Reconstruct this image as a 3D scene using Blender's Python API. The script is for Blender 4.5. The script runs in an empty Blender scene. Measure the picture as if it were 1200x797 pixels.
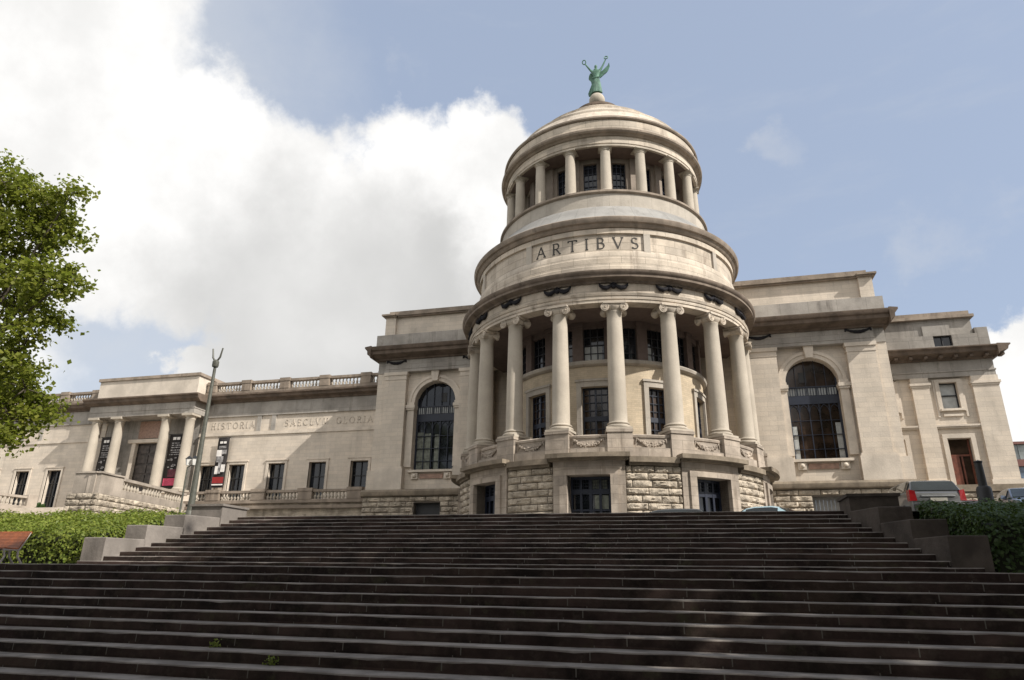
import bpy, bmesh, math, random
import numpy as np
from mathutils import Vector, Matrix

S = bpy.context.scene
COL = S.collection
R_ = math.radians
random.seed(7)
EYE = 1.586                       # eye height above the pavement at the foot of the stairs


def Z(z):                         # height given relative to the eye
    return z + EYE


PLAZA = Z(1.873)
XC, YC = -5.4, 47.1               # axis of the rotunda

# ------------------------------------------------------------------ materials


class NT:
    def __init__(self, name):
        self.m = bpy.data.materials.new(name)
        self.m.use_nodes = True
        self.t = self.m.node_tree
        self.b = self.t.nodes['Principled BSDF']

    def n(self, typ, **kw):
        nd = self.t.nodes.new(typ)
        for k, v in kw.items():
            if k.startswith('i_'):
                nd.inputs[k[2:]].default_value = v
            else:
                setattr(nd, k, v)
        return nd

    def l(self, a, b):
        self.t.links.new(a, b)

    def math(self, op, a, b=None, c=None, clamp=False):
        nd = self.n('ShaderNodeMath', operation=op, use_clamp=clamp)
        for i, v in enumerate((a, b, c)):
            if v is None:
                continue
            if isinstance(v, (int, float)):
                nd.inputs[i].default_value = v
            else:
                self.l(v, nd.inputs[i])
        return nd.outputs[0]

    def comb(self, x, y, z):
        nd = self.n('ShaderNodeCombineXYZ')
        for i, v in enumerate((x, y, z)):
            if isinstance(v, (int, float)):
                nd.inputs[i].default_value = v
            else:
                self.l(v, nd.inputs[i])
        return nd.outputs[0]

    def noise(self, vec, scale, detail=4, rough=.55):
        nd = self.n('ShaderNodeTexNoise')
        nd.inputs['Scale'].default_value = scale
        nd.inputs['Detail'].default_value = detail
        nd.inputs['Roughness'].default_value = rough
        self.l(vec, nd.inputs['Vector'])
        return nd.outputs['Fac']

    def ramp(self, fac, a, b, lo=0., hi=1.):
        nd = self.n('ShaderNodeMapRange', interpolation_type='SMOOTHSTEP')
        self.l(fac, nd.inputs['Value'])
        nd.inputs['From Min'].default_value = a
        nd.inputs['From Max'].default_value = b
        nd.inputs['To Min'].default_value = lo
        nd.inputs['To Max'].default_value = hi
        return nd.outputs['Result']

    def mix(self, fac, a, b, mode='MIX'):
        nd = self.n('ShaderNodeMix', data_type='RGBA', blend_type=mode)
        for s, v in ((0, fac), (6, a), (7, b)):
            if isinstance(v, (int, float)):
                nd.inputs[s].default_value = v
            elif isinstance(v, (tuple, list)):
                nd.inputs[s].default_value = (*v[:3], 1)
            else:
                self.l(v, nd.inputs[s])
        return nd.outputs[2]

    def bump(self, h, strength, dist):
        nd = self.n('ShaderNodeBump')
        nd.inputs['Strength'].default_value = strength
        nd.inputs['Distance'].default_value = dist
        self.l(h, nd.inputs['Height'])
        self.l(nd.outputs[0], self.b.inputs['Normal'])


def plain(name, col, rough=.6, metal=0., coat=0., var=.12, scale=3., spec=None):
    k = NT(name)
    g = k.n('ShaderNodeNewGeometry').outputs['Position']
    f = k.ramp(k.noise(g, scale, 5), .3, .7)
    c = k.mix(f, tuple(x * (1 - var) for x in col), tuple(min(1, x * (1 + var)) for x in col))
    k.l(c, k.b.inputs['Base Color'])
    k.b.inputs['Roughness'].default_value = rough
    k.b.inputs['Metallic'].default_value = metal
    k.b.inputs['Coat Weight'].default_value = coat
    if spec is not None:
        k.b.inputs['Specular IOR Level'].default_value = spec
    return k.m


def stone(name, base, dark=None, joint=None, cyl=0., streak=.5, blot=.18, bump=.02, mortar=.012, jd=.62, rough=.85,
          vary=.06, sc=.55):
    k = NT(name)
    P = k.n('ShaderNodeNewGeometry').outputs['Position']
    sp = k.n('ShaderNodeSeparateXYZ')
    k.l(P, sp.inputs[0])
    x, y, z = sp.outputs
    dark = dark or tuple(c * .45 for c in base)
    col = base
    big = k.ramp(k.noise(P, sc, 7, .6), .32, .68)
    col = k.mix(big, tuple(c * (1 - blot) for c in base), tuple(min(1, c * (1 + blot * .7)) for c in base))
    fine = k.noise(P, 11, 4, .6)
    col = k.mix(k.ramp(fine, .3, .7, .0, .22), col, tuple(c * .7 for c in base))
    if joint:
        if cyl:
            u = k.math('MULTIPLY', k.math('ARCTAN2', k.math('SUBTRACT', x, XC), k.math('SUBTRACT', YC, y)), cyl)
        else:
            u = k.math('ADD', x, y)
        br = k.n('ShaderNodeTexBrick', offset=.5)
        k.l(k.comb(u, z, 0), br.inputs['Vector'])
        br.inputs['Scale'].default_value = 1
        br.inputs['Brick Width'].default_value = joint[0]
        br.inputs['Row Height'].default_value = joint[1]
        br.inputs['Mortar Size'].default_value = mortar
        br.inputs['Mortar Smooth'].default_value = .3
        br.inputs['Color1'].default_value = (1 - vary,) * 3 + (1,)
        br.inputs['Color2'].default_value = (1 + vary, 1 + vary * .8, 1 + vary * .5, 1)
        br.inputs['Mortar'].default_value = (jd, jd, jd, 1)
        col = k.mix(1., col, br.outputs['Color'], 'MULTIPLY')
    st = k.noise(k.comb(k.math('MULTIPLY', x, 1.6), k.math('MULTIPLY', y, 1.6), k.math('MULTIPLY', z, .13)), 1., 5, .65)
    soot = k.noise(P, .9, 6, .7)
    f = k.math('MULTIPLY', k.ramp(st, .48, .72), k.ramp(soot, .35, .65), clamp=True)
    f = k.math('MULTIPLY', f, streak)
    col = k.mix(f, col, dark)
    k.l(col, k.b.inputs['Base Color'])
    k.b.inputs['Roughness'].default_value = rough
    k.b.inputs['Specular IOR Level'].default_value = .25
    k.bump(k.math('ADD', fine, k.math('MULTIPLY', soot, 2.)), .5, bump)
    return k.m


SB = (.575, .505, .425)
M = {}
M['stone'] = stone('ashlar_limestone', SB, joint=(1.05, .34), streak=.36, jd=.76, mortar=.010, vary=.06, blot=.12)
M['plainstone'] = stone('dressed_limestone', SB, streak=.45)
M['curved'] = stone('curved_limestone', (.50, .435, .36), dark=(.17, .135, .105), joint=(1.5, .5), cyl=9.5, streak=.85, jd=.52, mortar=.014, vary=.09, blot=.26)
M['greystone'] = stone('grey_limestone', (.40, .36, .31), joint=(1.8, 2.2), cyl=9.5, streak=.55, vary=.05)
M['column'] = stone('column_limestone', (.42, .37, .305), streak=.35, blot=.12)
M['weather_shaded'] = stone('weathered_shaded_cornice_stone', (.27, .22, .175), dark=(.085, .065, .05), streak=.85, blot=.3, sc=.9)  # soiled cornice tone that also holds some underside shade
M['soot'] = stone('sooty_shaded_cornice_stone', (.13, .098, .075), dark=(.05, .038, .03), streak=.8, blot=.35, sc=1.1)  # soot stains and soffit shade mixed in one dark tone
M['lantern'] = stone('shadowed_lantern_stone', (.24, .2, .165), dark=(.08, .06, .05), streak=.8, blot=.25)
M['dimcurved'] = stone('stained_curved_limestone', (.37, .315, .262), dark=(.12, .095, .072), joint=(1.3, .5), cyl=10., streak=.85, jd=.6, vary=.08, blot=.3, sc=.9)
M['parapet'] = stone('weathered_parapet_stone', (.36, .31, .26), streak=.7, blot=.25)
M['ledge'] = stone('mossy_ledge_stone', (.22, .18, .135), dark=(.07, .055, .04), streak=.8, blot=.3, sc=1.2)
M['darkcornice'] = stone('stained_shaded_cornice_stone', (.19, .15, .118), dark=(.05, .038, .03), streak=.85, blot=.35, sc=1.0)  # stains, darkened further for the shade under the cornice
M['band'] = stone('rain_washed_grey_stone', (.33, .305, .275), dark=(.13, .115, .10), joint=(1.9, 1.4), streak=.9, blot=.25)
M['rust'] = stone('rock_faced_limestone', (.45, .385, .305), dark=(.10, .078, .058), streak=.95, blot=.4, bump=.16, sc=1.6)
M['mortar'] = plain('mortar_bed', (.12, .10, .08), .95)
M['cream'] = stone('cream_brick', (.50, .415, .305), joint=(.44, .13), cyl=6.6, streak=.25, mortar=.01, jd=.8, vary=.08)
M['lead'] = stone('lead_roof_grey', (.27, .262, .248), dark=(.14, .13, .12), joint=(1.2, 9.), cyl=8.5, streak=.6)
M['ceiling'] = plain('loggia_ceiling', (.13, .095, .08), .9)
M['letter'] = plain('engraved_letter_black', (.045, .04, .035), .8)
M['letterstone'] = plain('engraved_letter_stone', (.51, .445, .37), .9)  # a little darker than the wall, for the shade inside carving
M['ornament'] = plain('dark_bronze_ornament', (.022, .021, .024), .9, 0., spec=.1)
M['marble'] = plain('red_brown_marble', (.30, .185, .135), .5, var=.25, scale=5)
M['navy'] = plain('navy_painted_iron', (.009, .013, .027), .45)
M['iron'] = plain('dark_window_iron', (.018, .018, .02), .5)
M['wood'] = plain('reddish_door_wood', (.13, .04, .022), .45, var=.3)
M['paleblind_and_reflection'] = plain('pale_blind_and_sky_reflection', (.42, .43, .42), .8)  # real blinds and curtains, also painted sky reflections
M['curtain_and_reflection'] = plain('grey_green_sky_reflection', (.17, .18, .15), .9, var=.3, scale=4)  # tone of the sky reflected in window and door glass
M['shutter'] = plain('grey_shutter_boards', (.24, .23, .215), .7)
M['bronzedoor'] = plain('old_bronze_door', (.055, .045, .04), .5, .2, var=.5, scale=2.5)
M['copper'] = stone('verdigris_copper', (.095, .19, .14), dark=(.03, .05, .045), streak=.8, blot=.3, sc=2.5, rough=.6)


def glass(name, col=(.012, .014, .018), rough=.06):
    k = NT(name)
    g = k.n('ShaderNodeNewGeometry').outputs['Position']
    f = k.ramp(k.noise(g, .9, 3), .35, .7)
    k.l(k.mix(f, tuple(c * .5 for c in col), tuple(c * 1.6 for c in col)), k.b.inputs['Base Color'])
    k.b.inputs['Roughness'].default_value = rough
    k.bump(k.noise(g, 1.1, 2), .25, .01)
    return k.m


M['glass'] = glass('window_glass')
M['brownglass'] = glass('dim_hall_window_glass', (.035, .022, .015), .12)
M['carglass'] = glass('tinted_car_glass', (.01, .014, .015), .03)


def step_mat():
    k = NT('bluestone_steps')
    g = k.n('ShaderNodeNewGeometry')
    P = g.outputs['Position']
    sp = k.n('ShaderNodeSeparateXYZ')
    k.l(P, sp.inputs[0])
    x, y, z = sp.outputs
    row = k.math('FLOOR', k.math('MULTIPLY', k.math('ADD', z, 10.653 - .03), 1 / .15))
    wn = k.n('ShaderNodeTexWhiteNoise', noise_dimensions='1D')
    k.l(row, wn.inputs['W'])
    uu = k.math('ADD', k.math('MULTIPLY', x, 1 / 1.75), k.math('MULTIPLY', wn.outputs['Value'], 7.3))
    fr = k.math('FRACT', uu)
    cell = k.math('FLOOR', uu)
    wn2 = k.n('ShaderNodeTexWhiteNoise', noise_dimensions='2D')
    k.l(k.comb(cell, row, 0), wn2.inputs['Vector'])
    base = k.mix(wn2.outputs['Value'], (.023, .0145, .0125), (.05, .033, .028))
    base = k.mix(k.ramp(k.noise(P, 1.1, 7, .65), .35, .68), base, (.010, .0075, .0065))
    base = k.mix(k.ramp(k.noise(P, 7, 6, .7), .45, .75, 0, .5), base, (.06, .047, .037))
    base = k.mix(k.math('MULTIPLY', k.ramp(k.noise(P, .45, 4, .6), .5, .68), .3), base, (.06, .042, .03))  # brownish stains that also stand in for sun dapples
    # moss and dirt in the angle of each step
    moss = k.math('MULTIPLY', k.ramp(k.noise(P, 2.3, 6, .7), .55, .72), .5)
    base = k.mix(moss, base, (.05, .048, .026))
    jt = k.math('LESS_THAN', fr, .009)
    base = k.mix(jt, base, (.085, .077, .066))
    # trodden treads, painted paler than the risers for light from above
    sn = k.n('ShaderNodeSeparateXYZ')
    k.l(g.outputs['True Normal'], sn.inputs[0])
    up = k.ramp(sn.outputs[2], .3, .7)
    worn_lit = k.mix(k.ramp(k.noise(P, 1.7, 6, .6), .3, .7), (.15, .132, .117), (.30, .268, .238))
    base = k.mix(up, base, worn_lit)
    k.l(base, k.b.inputs['Base Color'])
    k.b.inputs['Roughness'].default_value = .9
    k.b.inputs['Specular IOR Level'].default_value = .1
    k.bump(k.math('ADD', k.noise(P, 14, 5, .65), k.math('MULTIPLY', k.noise(P, 2.2, 3), 1.5)), .55, .012)
    return k.m


M['steps'] = step_mat()
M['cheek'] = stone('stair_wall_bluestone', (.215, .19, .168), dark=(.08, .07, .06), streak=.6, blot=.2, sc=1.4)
M['dirtycheek_shaded'] = stone('soiled_shaded_stair_wall_stone', (.068, .055, .046), dark=(.035, .027, .022), streak=.85, blot=.35, sc=1.6)  # same stone as the left wall, soiled, with shade darkened into it
M['paving'] = stone('grey_plaza_paving', (.19, .18, .165), streak=.3)
M['earth'] = stone('park_soil_and_lawn', (.07, .085, .03), dark=(.06, .045, .03), streak=.7, blot=.4)


def leaf_mat(name, c1, c2, trans=.35):
    k = NT(name)
    g = k.n('ShaderNodeNewGeometry')
    col = k.mix(g.outputs['Random Per Island'], c1, c2)
    big = k.ramp(k.noise(g.outputs['Position'], .9, 3), .35, .65)
    col = k.mix(big, col, k.mix(.5, col, tuple(c * .6 for c in c1)))
    k.l(col, k.b.inputs['Base Color'])
    k.b.inputs['Roughness'].default_value = .5
    k.b.inputs['Specular IOR Level'].default_value = .35
    tr = k.n('ShaderNodeBsdfTranslucent')
    k.l(k.mix(.5, col, (.16, .2, .02)), tr.inputs['Color'])
    mx = k.n('ShaderNodeMixShader')
    mx.inputs[0].default_value = trans
    k.l(k.b.outputs[0], mx.inputs[1])
    k.l(tr.outputs[0], mx.inputs[2])
    k.l(mx.outputs[0], k.t.nodes['Material Output'].inputs['Surface'])
    return k.m


M['planeleaf'] = leaf_mat('tree_leaf', (.17, .215, .025), (.31, .31, .055), .6)
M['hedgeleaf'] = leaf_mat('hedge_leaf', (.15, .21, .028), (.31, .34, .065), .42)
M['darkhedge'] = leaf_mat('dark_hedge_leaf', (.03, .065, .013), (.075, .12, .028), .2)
M['shadeleaf'] = leaf_mat('unseen_chestnut_leaf', (.04, .08, .015), (.08, .12, .03), .12)
M['bark'] = stone('tree_bark', (.11, .09, .07), streak=.7, blot=.35, bump=.06, sc=3)
M['twig'] = plain('hedge_twigs', (.022, .024, .012), .95)
M['lampgreen'] = plain('grey_green_lamp_paint', (.085, .085, .068), .55, var=.25, scale=6)
M['black'] = plain('black_cast_iron', (.012, .012, .013), .5)
M['opal'] = plain('opal_lantern_glass', (.72, .70, .66), .3)
M['benchwood'] = plain('orange_varnished_bench_slats', (.27, .075, .018), .4, var=.25, scale=9)
M['benchiron'] = plain('pale_bench_iron', (.33, .30, .27), .5)
M['silver'] = plain('silver_grey_car_paint', (.15, .15, .15), .3, .55, .6, var=.03)
M['blue'] = plain('slate_blue_car_paint', (.10, .13, .19), .3, .4, .7, var=.03)
M['maroon'] = plain('dark_red_car_paint', (.10, .016, .02), .3, .2, .7, var=.03)
M['skyblue'] = plain('sky_sheen_blue_car_paint', (.50, .68, .74), .28, .2, .8, var=.03)  # pale blue brightened to hold the sky reflected on the roof
M['charcoal'] = plain('charcoal_car_paint', (.05, .055, .06), .3, .3, .7, var=.03)
M['tyre'] = plain('tyre_rubber', (.015, .015, .015), .85)
M['rim'] = plain('alloy_rim', (.5, .5, .5), .35, .9)
M['redlight'] = plain('red_tail_lamp', (.24, .008, .01), .2, 0, .5)
M['whitelight'] = plain('clear_head_lamp', (.6, .6, .6), .15, 0, .5)
M['trim'] = plain('black_plastic_trim', (.02, .02, .02), .6)
M['plate'] = plain('pale_number_plate', (.35, .33, .28), .5)
M['bannerblack'] = plain('black_banner_cloth', (.016, .013, .013), .85)
M['bannerwhite'] = plain('white_banner_print', (.68, .65, .62), .85)
M['bannerpink'] = plain('pink_banner_print', (.45, .055, .11), .85, var=.2, scale=6)
M['bannerred'] = plain('red_banner_print', (.24, .014, .014), .85)
M['bannerwine'] = plain('wine_banner_print', (.10, .022, .035), .85, var=.4, scale=4)
M['bannergrey'] = plain('grey_banner_print', (.27, .26, .26), .85, var=.6, scale=3.5)
M['farglass'] = plain('far_office_glazing', (.22, .24, .24), .15, var=.25, scale=.6)
M['farred'] = plain('far_brown_red_cladding', (.14, .055, .045), .7)
M['farwall'] = plain('far_concrete', (.3, .29, .28), .8)
M['farblue'] = plain('far_blue_glazing', (.10, .14, .2), .15, var=.4, scale=.8)

# ------------------------------------------------------------------ mesh builder


class MB:
    def __init__(self):
        self.v, self.f = [], []

    def add(self, vs, fs):
        o = len(self.v)
        self.v += [tuple(p) for p in vs]
        self.f += [tuple(i + o for i in f) for f in fs]
        return self

    def hexa(self, p):
        return self.add(p, [(0, 3, 2, 1), (4, 5, 6, 7), (0, 1, 5, 4), (1, 2, 6, 5), (2, 3, 7, 6), (3, 0, 4, 7)])

    def box(self, x0, x1, y0, y1, z0, z1):
        x0, x1 = min(x0, x1), max(x0, x1)
        return self.hexa([(x0, y0, z0), (x1, y0, z0), (x1, y1, z0), (x0, y1, z0),
                          (x0, y0, z1), (x1, y0, z1), (x1, y1, z1), (x0, y1, z1)])

    def bar(self, a, b, z0, z1, t):
        """upright slab between plan points a and b, thickness t"""
        a, b = Vector(a), Vector(b)
        d = (b - a).normalized()
        n = Vector((-d.y, d.x)) * t / 2
        q = [a - n, b - n, b + n, a + n]
        return self.hexa([(p.x, p.y, z0) for p in q] + [(p.x, p.y, z1) for p in q])

    def prism(self, poly, y0, y1):
        n = len(poly)
        vs = [(x, y0, z) for x, z in poly] + [(x, y1, z) for x, z in poly]
        fs = [tuple(range(n)), tuple(range(2 * n - 1, n - 1, -1))]
        fs += [(i, i + n, (i + 1) % n + n, (i + 1) % n) for i in range(n)]
        return self.add(vs, fs)

    def profx(self, prof, x0, x1):
        """profile of (y,z) extruded along x (a moulding)"""
        n = len(prof)
        vs = [(x0, y, z) for y, z in prof] + [(x1, y, z) for y, z in prof]
        fs = [tuple(range(n)), tuple(range(2 * n - 1, n - 1, -1))]
        fs += [(i, i + n, (i + 1) % n + n, (i + 1) % n) for i in range(n)]
        return self.add(vs, fs)

    def lathe(self, prof, c=(XC, YC), a0=0., a1=360., n=128):
        full = abs(a1 - a0 - 360) < 1e-6
        k = n if full else n + 1
        m = len(prof)
        vs = []
        for i in range(k):
            a = R_(a0 + (a1 - a0) * i / n)
            s, co = math.sin(a), math.cos(a)
            vs += [(c[0] + r * s, c[1] - r * co, z) for r, z in prof]
        fs = []
        for i in range(n):
            j = (i + 1) % k
            for q in range(m - 1):
                fs.append((i * m + q, j * m + q, j * m + q + 1, i * m + q + 1))
        return self.add(vs, fs)

    def sect(self, r0, r1, a0, a1, z0, z1, seg=None, c=(XC, YC)):
        seg = seg or max(1, int(abs(a1 - a0) / 2.5))
        vs, fs = [], []
        for i in range(seg + 1):
            a = R_(a0 + (a1 - a0) * i / seg)
            s, co = math.sin(a), math.cos(a)
            for r, z in ((r0, z0), (r1, z0), (r1, z1), (r0, z1)):
                vs.append((c[0] + r * s, c[1] - r * co, z))
        for i in range(seg):
            o, p = i * 4, i * 4 + 4
            for q in range(4):
                fs.append((o + q, p + q, p + (q + 1) % 4, o + (q + 1) % 4))
        e = seg * 4
        fs += [(3, 2, 1, 0), (e, e + 1, e + 2, e + 3)]
        return self.add(vs, fs)

    def tube(self, pts, rad, n=8):
        pts = [Vector(p) for p in pts]
        rad = rad if isinstance(rad, (list, tuple)) else [rad] * len(pts)
        vs = []
        ref = None
        for i, p in enumerate(pts):
            d = (pts[min(i + 1, len(pts) - 1)] - pts[max(i - 1, 0)]).normalized()
            if ref is None:
                ref = Vector((0, 0, 1)) if abs(d.z) < .9 else Vector((1, 0, 0))
            u = d.cross(ref).normalized()
            w = u.cross(d).normalized()
            ref = w
            for j in range(n):
                a = 2 * math.pi * j / n
                vs.append(p + (u * math.cos(a) + w * math.sin(a)) * rad[i])
        fs = []
        for i in range(len(pts) - 1):
            for j in range(n):
                k = (j + 1) % n
                fs.append((i * n + j, i * n + k, (i + 1) * n + k, (i + 1) * n + j))
        fs += [tuple(range(n - 1, -1, -1)), tuple(range((len(pts) - 1) * n, len(pts) * n))]
        return self.add(vs, fs)

    def ball(self, c, r, n=12, sz=1.):
        prof = [(max(1e-3, r * math.cos(R_(t))), c[2] + sz * r * math.sin(R_(t))) for t in range(-90, 91, 15)]
        return self.lathe(prof, (c[0], c[1]), n=n)

    def build(self, name, mat, parent=None, smooth=True, ang=32, recalc=True, loc=None):
        me = bpy.data.meshes.new(name)
        o = Vector(loc) if loc is not None else (parent['_o'] if False else Vector(ORG.get(parent.name, (0, 0, 0))) if parent else Vector())
        me.from_pydata([(x - o.x, y - o.y, z - o.z) for x, y, z in self.v], [], self.f)
        if recalc:
            bm = bmesh.new()
            bm.from_mesh(me)
            bmesh.ops.recalc_face_normals(bm, faces=bm.faces)
            bm.to_mesh(me)
            bm.free()
        if smooth:
            me.shade_smooth()
            me.set_sharp_from_angle(angle=R_(ang))
        me.materials.append(mat)
        ob = bpy.data.objects.new(name, me)
        COL.objects.link(ob)
        if parent:
            ob.parent = parent
            ORG[ob.name] = tuple(o)
        elif loc is not None:
            ob.location = loc
        return ob


ORG = {}


def thing(name, label, cat, loc=(0, 0, 0), group=None):
    o = bpy.data.objects.new(name, None)
    COL.objects.link(o)
    o.location = loc
    o.empty_display_size = .3
    o['label'] = label
    o['category'] = cat
    if group:
        o['group'] = group
    ORG[o.name] = tuple(loc)
    return o


def tag(o, label, cat, group=None):
    o['label'] = label
    o['category'] = cat
    if group:
        o['group'] = group
    return o


def kind(o, k):
    o['kind'] = k
    return o


def place(src, parent, loc, rotz=0.):
    """copy of a part with its sub-parts, put at a world location under the same thing"""
    c = src.copy()
    COL.objects.link(c)
    po = Vector(ORG[parent.name])
    c.parent = parent
    c.location = Vector(loc) - po
    c.rotation_euler = (0, 0, rotz)
    for ch in src.children:
        d = ch.copy()
        COL.objects.link(d)
        d.parent = c
    return c


def wall(mb, x0, x1, z0, z1, y0, y1, openings):
    """wall slab in the x-z plane with rectangular openings"""
    xs = sorted({x0, x1, *[v for o in openings for v in o[:2] if x0 < v < x1]})
    for a, b in zip(xs, xs[1:]):
        cuts = sorted([(o[2], o[3]) for o in openings if o[0] <= a + 1e-6 and o[1] >= b - 1e-6])
        z = z0
        for c0, c1 in cuts:
            if c0 > z + 1e-6:
                mb.box(a, b, y0, y1, z, c0)
            z = max(z, c1)
        if z < z1 - 1e-6:
            mb.box(a, b, y0, y1, z, z1)


def quarry(mb, place_fn, u0, u1, z0, z1, hc=.41, lc=1.15, holes=(), seed=1, bulge=.085, gap=.022):
    """rock-faced stones on a surface; place_fn(u, z, out) -> point"""
    rnd = random.Random(seed)
    rows = max(1, round((z1 - z0) / hc))
    h = (z1 - z0) / rows
    for r in range(rows):
        za, zb = z0 + r * h, z0 + (r + 1) * h
        u = u0 - (0 if r % 2 == 0 else lc * .5)
        while u < u1 - .02:
            l = lc * rnd.uniform(.8, 1.25)
            a, b = max(u, u0), min(u + l, u1)
            u += l
            pieces = [(a, b)]
            for h0, h1, hz0, hz1 in holes:
                if zb > hz0 + .02 and za < hz1 - .02:
                    nxt = []
                    for p, q in pieces:
                        if q <= h0 or p >= h1:
                            nxt.append((p, q))
                        else:
                            if p < h0:
                                nxt.append((p, h0))
                            if q > h1:
                                nxt.append((h1, q))
                    pieces = nxt
            for p, q in pieces:
                if q - p < .12:
                    continue
                nu, nv = max(5, int((q - p) / .12)), 5
                bl = bulge * rnd.uniform(.7, 1.3)
                vs, fs = [], []
                for j in range(nv + 1):
                    for i in range(nu + 1):
                        tu, tv = i / nu, j / nv
                        edge = i in (0, nu) or j in (0, nv)
                        out = (0 if edge else bl * (.35 + 1.2 * rnd.random()))
                        vs.append(place_fn(p + gap + (q - p - 2 * gap) * tu, za + gap + (zb - za - 2 * gap) * tv, out))
                w = nu + 1
                for j in range(nv):
                    for i in range(nu):
                        fs.append((j * w + i, j * w + i + 1, (j + 1) * w + i + 1, (j + 1) * w + i))
                # skirt going back into the mortar
                loop = [i for i in range(w)] + [j * w + nu for j in range(1, nv + 1)] + \
                       [nv * w + i for i in range(nu - 1, -1, -1)] + [j * w for j in range(nv - 1, 0, -1)]
                base = len(vs)
                for t in loop:
                    iu, iv = t % w, t // w
                    vs.append(place_fn(p + gap + (q - p - 2 * gap) * iu / nu, za + gap + (zb - za - 2 * gap) * iv / nv, -.07))
                n = len(loop)
                for i in range(n):
                    j = (i + 1) % n
                    fs.append((loop[i], base + i, base + j, loop[j]))
                mb.add(vs, fs)


def cylpt(u, z, r):
    a = u
    return (XC + r * math.sin(a), YC - r * math.cos(a), z)


# roman capitals as strokes in a box one unit tall: (width, strokes)
def arc(cx, cy, rx, ry, a0, a1, n=9):
    return [(cx + rx * math.cos(R_(a0 + (a1 - a0) * i / n)), cy + ry * math.sin(R_(a0 + (a1 - a0) * i / n))) for i in range(n + 1)]


GLY = {
    'A': (.78, [[(0, 0), (.39, 1)], [(.39, 1), (.78, 0)], [(.14, .36), (.64, .36)], [(-.07, 0), (.1, 0)], [(.66, 0), (.86, 0)]]),
    'R': (.64, [[(.08, 0), (.08, 1)], [(.0, 1), (.3, 1)] , arc(.3, .74, .24, .26, 90, -90), [(.08, .48), (.3, .48)], [(.32, .48), (.64, 0)], [(0, 0), (.18, 0)], [(.58, 0), (.72, 0)]]),
    'T': (.72, [[(0, 1), (.72, 1)], [(.36, 0), (.36, 1)], [(.26, 0), (.46, 0)], [(0, 1), (0, .88)], [(.72, 1), (.72, .88)]]),
    'I': (.2, [[(.1, 0), (.1, 1)], [(0, 0), (.2, 0)], [(0, 1), (.2, 1)]]),
    'B': (.6, [[(.08, 0), (.08, 1)], [(0, 1), (.28, 1)], arc(.28, .77, .22, .23, 90, -90), [(.08, .54), (.3, .54)], arc(.3, .27, .28, .27, 90, -90), [(0, 0), (.3, 0)]]),
    'V': (.76, [[(0, 1), (.38, 0)], [(.38, 0), (.76, 1)], [(-.07, 1), (.12, 1)], [(.64, 1), (.83, 1)]]),
    'S': (.52, [arc(.26, .75, .24, .25, 35, 270) + arc(.26, .25, .26, .25, 90, -145)]),
    'H': (.74, [[(.1, 0), (.1, 1)], [(.64, 0), (.64, 1)], [(.1, .52), (.64, .52)], [(0, 0), (.2, 0)], [(0, 1), (.2, 1)], [(.54, 0), (.74, 0)], [(.54, 1), (.74, 1)]]),
    'O': (.86, [arc(.43, .5, .43, .5, 0, 360, 20)]),
    'E': (.54, [[(.08, 0), (.08, 1)], [(0, 1), (.5, 1)], [(.08, .52), (.42, .52)], [(0, 0), (.54, 0)], [(.5, 1), (.5, .87)], [(.54, 0), (.54, .14)]]),
    'C': (.72, [arc(.42, .5, .42, .5, 50, 310, 16)]),
    'L': (.52, [[(.08, 0), (.08, 1)], [(0, 1), (.18, 1)], [(0, 0), (.52, 0)], [(.52, 0), (.52, .15)]]),
    'M': (.86, [[(.06, 0), (.12, 1)], [(.12, 1), (.43, .1)], [(.43, .1), (.74, 1)], [(.74, 1), (.8, 0)]]),
    'G': (.76, [arc(.42, .5, .42, .5, 50, 330, 16), [(.74, .42), (.74, .1)], [(.55, .42), (.84, .42)]]),
}


def strokes(text, height, gap, place_fn, mb, w=.09, depth=.02):
    """cut letters; place_fn(u, v, out) -> point, text centred on u = 0"""
    tot = sum(GLY[c][0] * height + gap if c != ' ' else height * .6 for c in text) - gap
    u = -tot / 2
    for c in text:
        if c == ' ':
            u += height * .6
            continue
        gw, st = GLY[c]
        for line in st:
            for (x0, y0), (x1, y1) in zip(line, line[1:]):
                d = Vector((x1 - x0, y1 - y0))
                L = d.length
                if L < 1e-6:
                    continue
                d /= L
                thin = w * (1. if abs(d.y) > .45 and d.x * d.y <= .1 else .72)
                nn = Vector((-d.y, d.x)) * thin / 2
                a, b = Vector((x0, y0)) - d * .02, Vector((x1, y1)) + d * .02
                q = [a - nn, b - nn, b + nn, a + nn]
                mb.hexa([place_fn(u + p.x * height, p.y * height, 0) for p in q] + [place_fn(u + p.x * height, p.y * height, depth) for p in q])
        u += gw * height + gap


def swag(mb, place_fn, w, drop, r=.09, ends=True, n=14):
    """hanging garland between two knots, with tails"""
    pts, rad = [], []
    for i in range(n + 1):
        t = i / n * 2 - 1
        pts.append(place_fn(t * w, -drop * (1 - t * t), .03))
        rad.append(r * (.45 + .75 * (1 - t * t)) * (1 + .12 * math.sin(i * 2.6)))
    mb.tube(pts, rad, 8)
    if ends:
        for s in (-1, 1):
            mb.tube([place_fn(s * w, .05, .03), place_fn(s * w * 1.04, -.12, .04), place_fn(s * w * 1.1, -drop * .75, .03)], [r * .9, r * .7, r * .35], 6)


# ------------------------------------------------------------------ ground, plaza, stairs
RZ, TR = .15, .408
LY0, LZ0 = 12.374, Z(.211)          # front edge of the landing
UY0 = 15.6                          # first riser of the upper flight
UTR = .405
RU = .1385                           # risers of the upper flight
TOPY = UY0 + 11 * UTR


def chl(y):                        # the side walls converge towards the top
    return -15.85 + .33 * (y - 15.6)


def chr_(y):
    return 5.03 - .33 * (y - 15.6)


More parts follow.
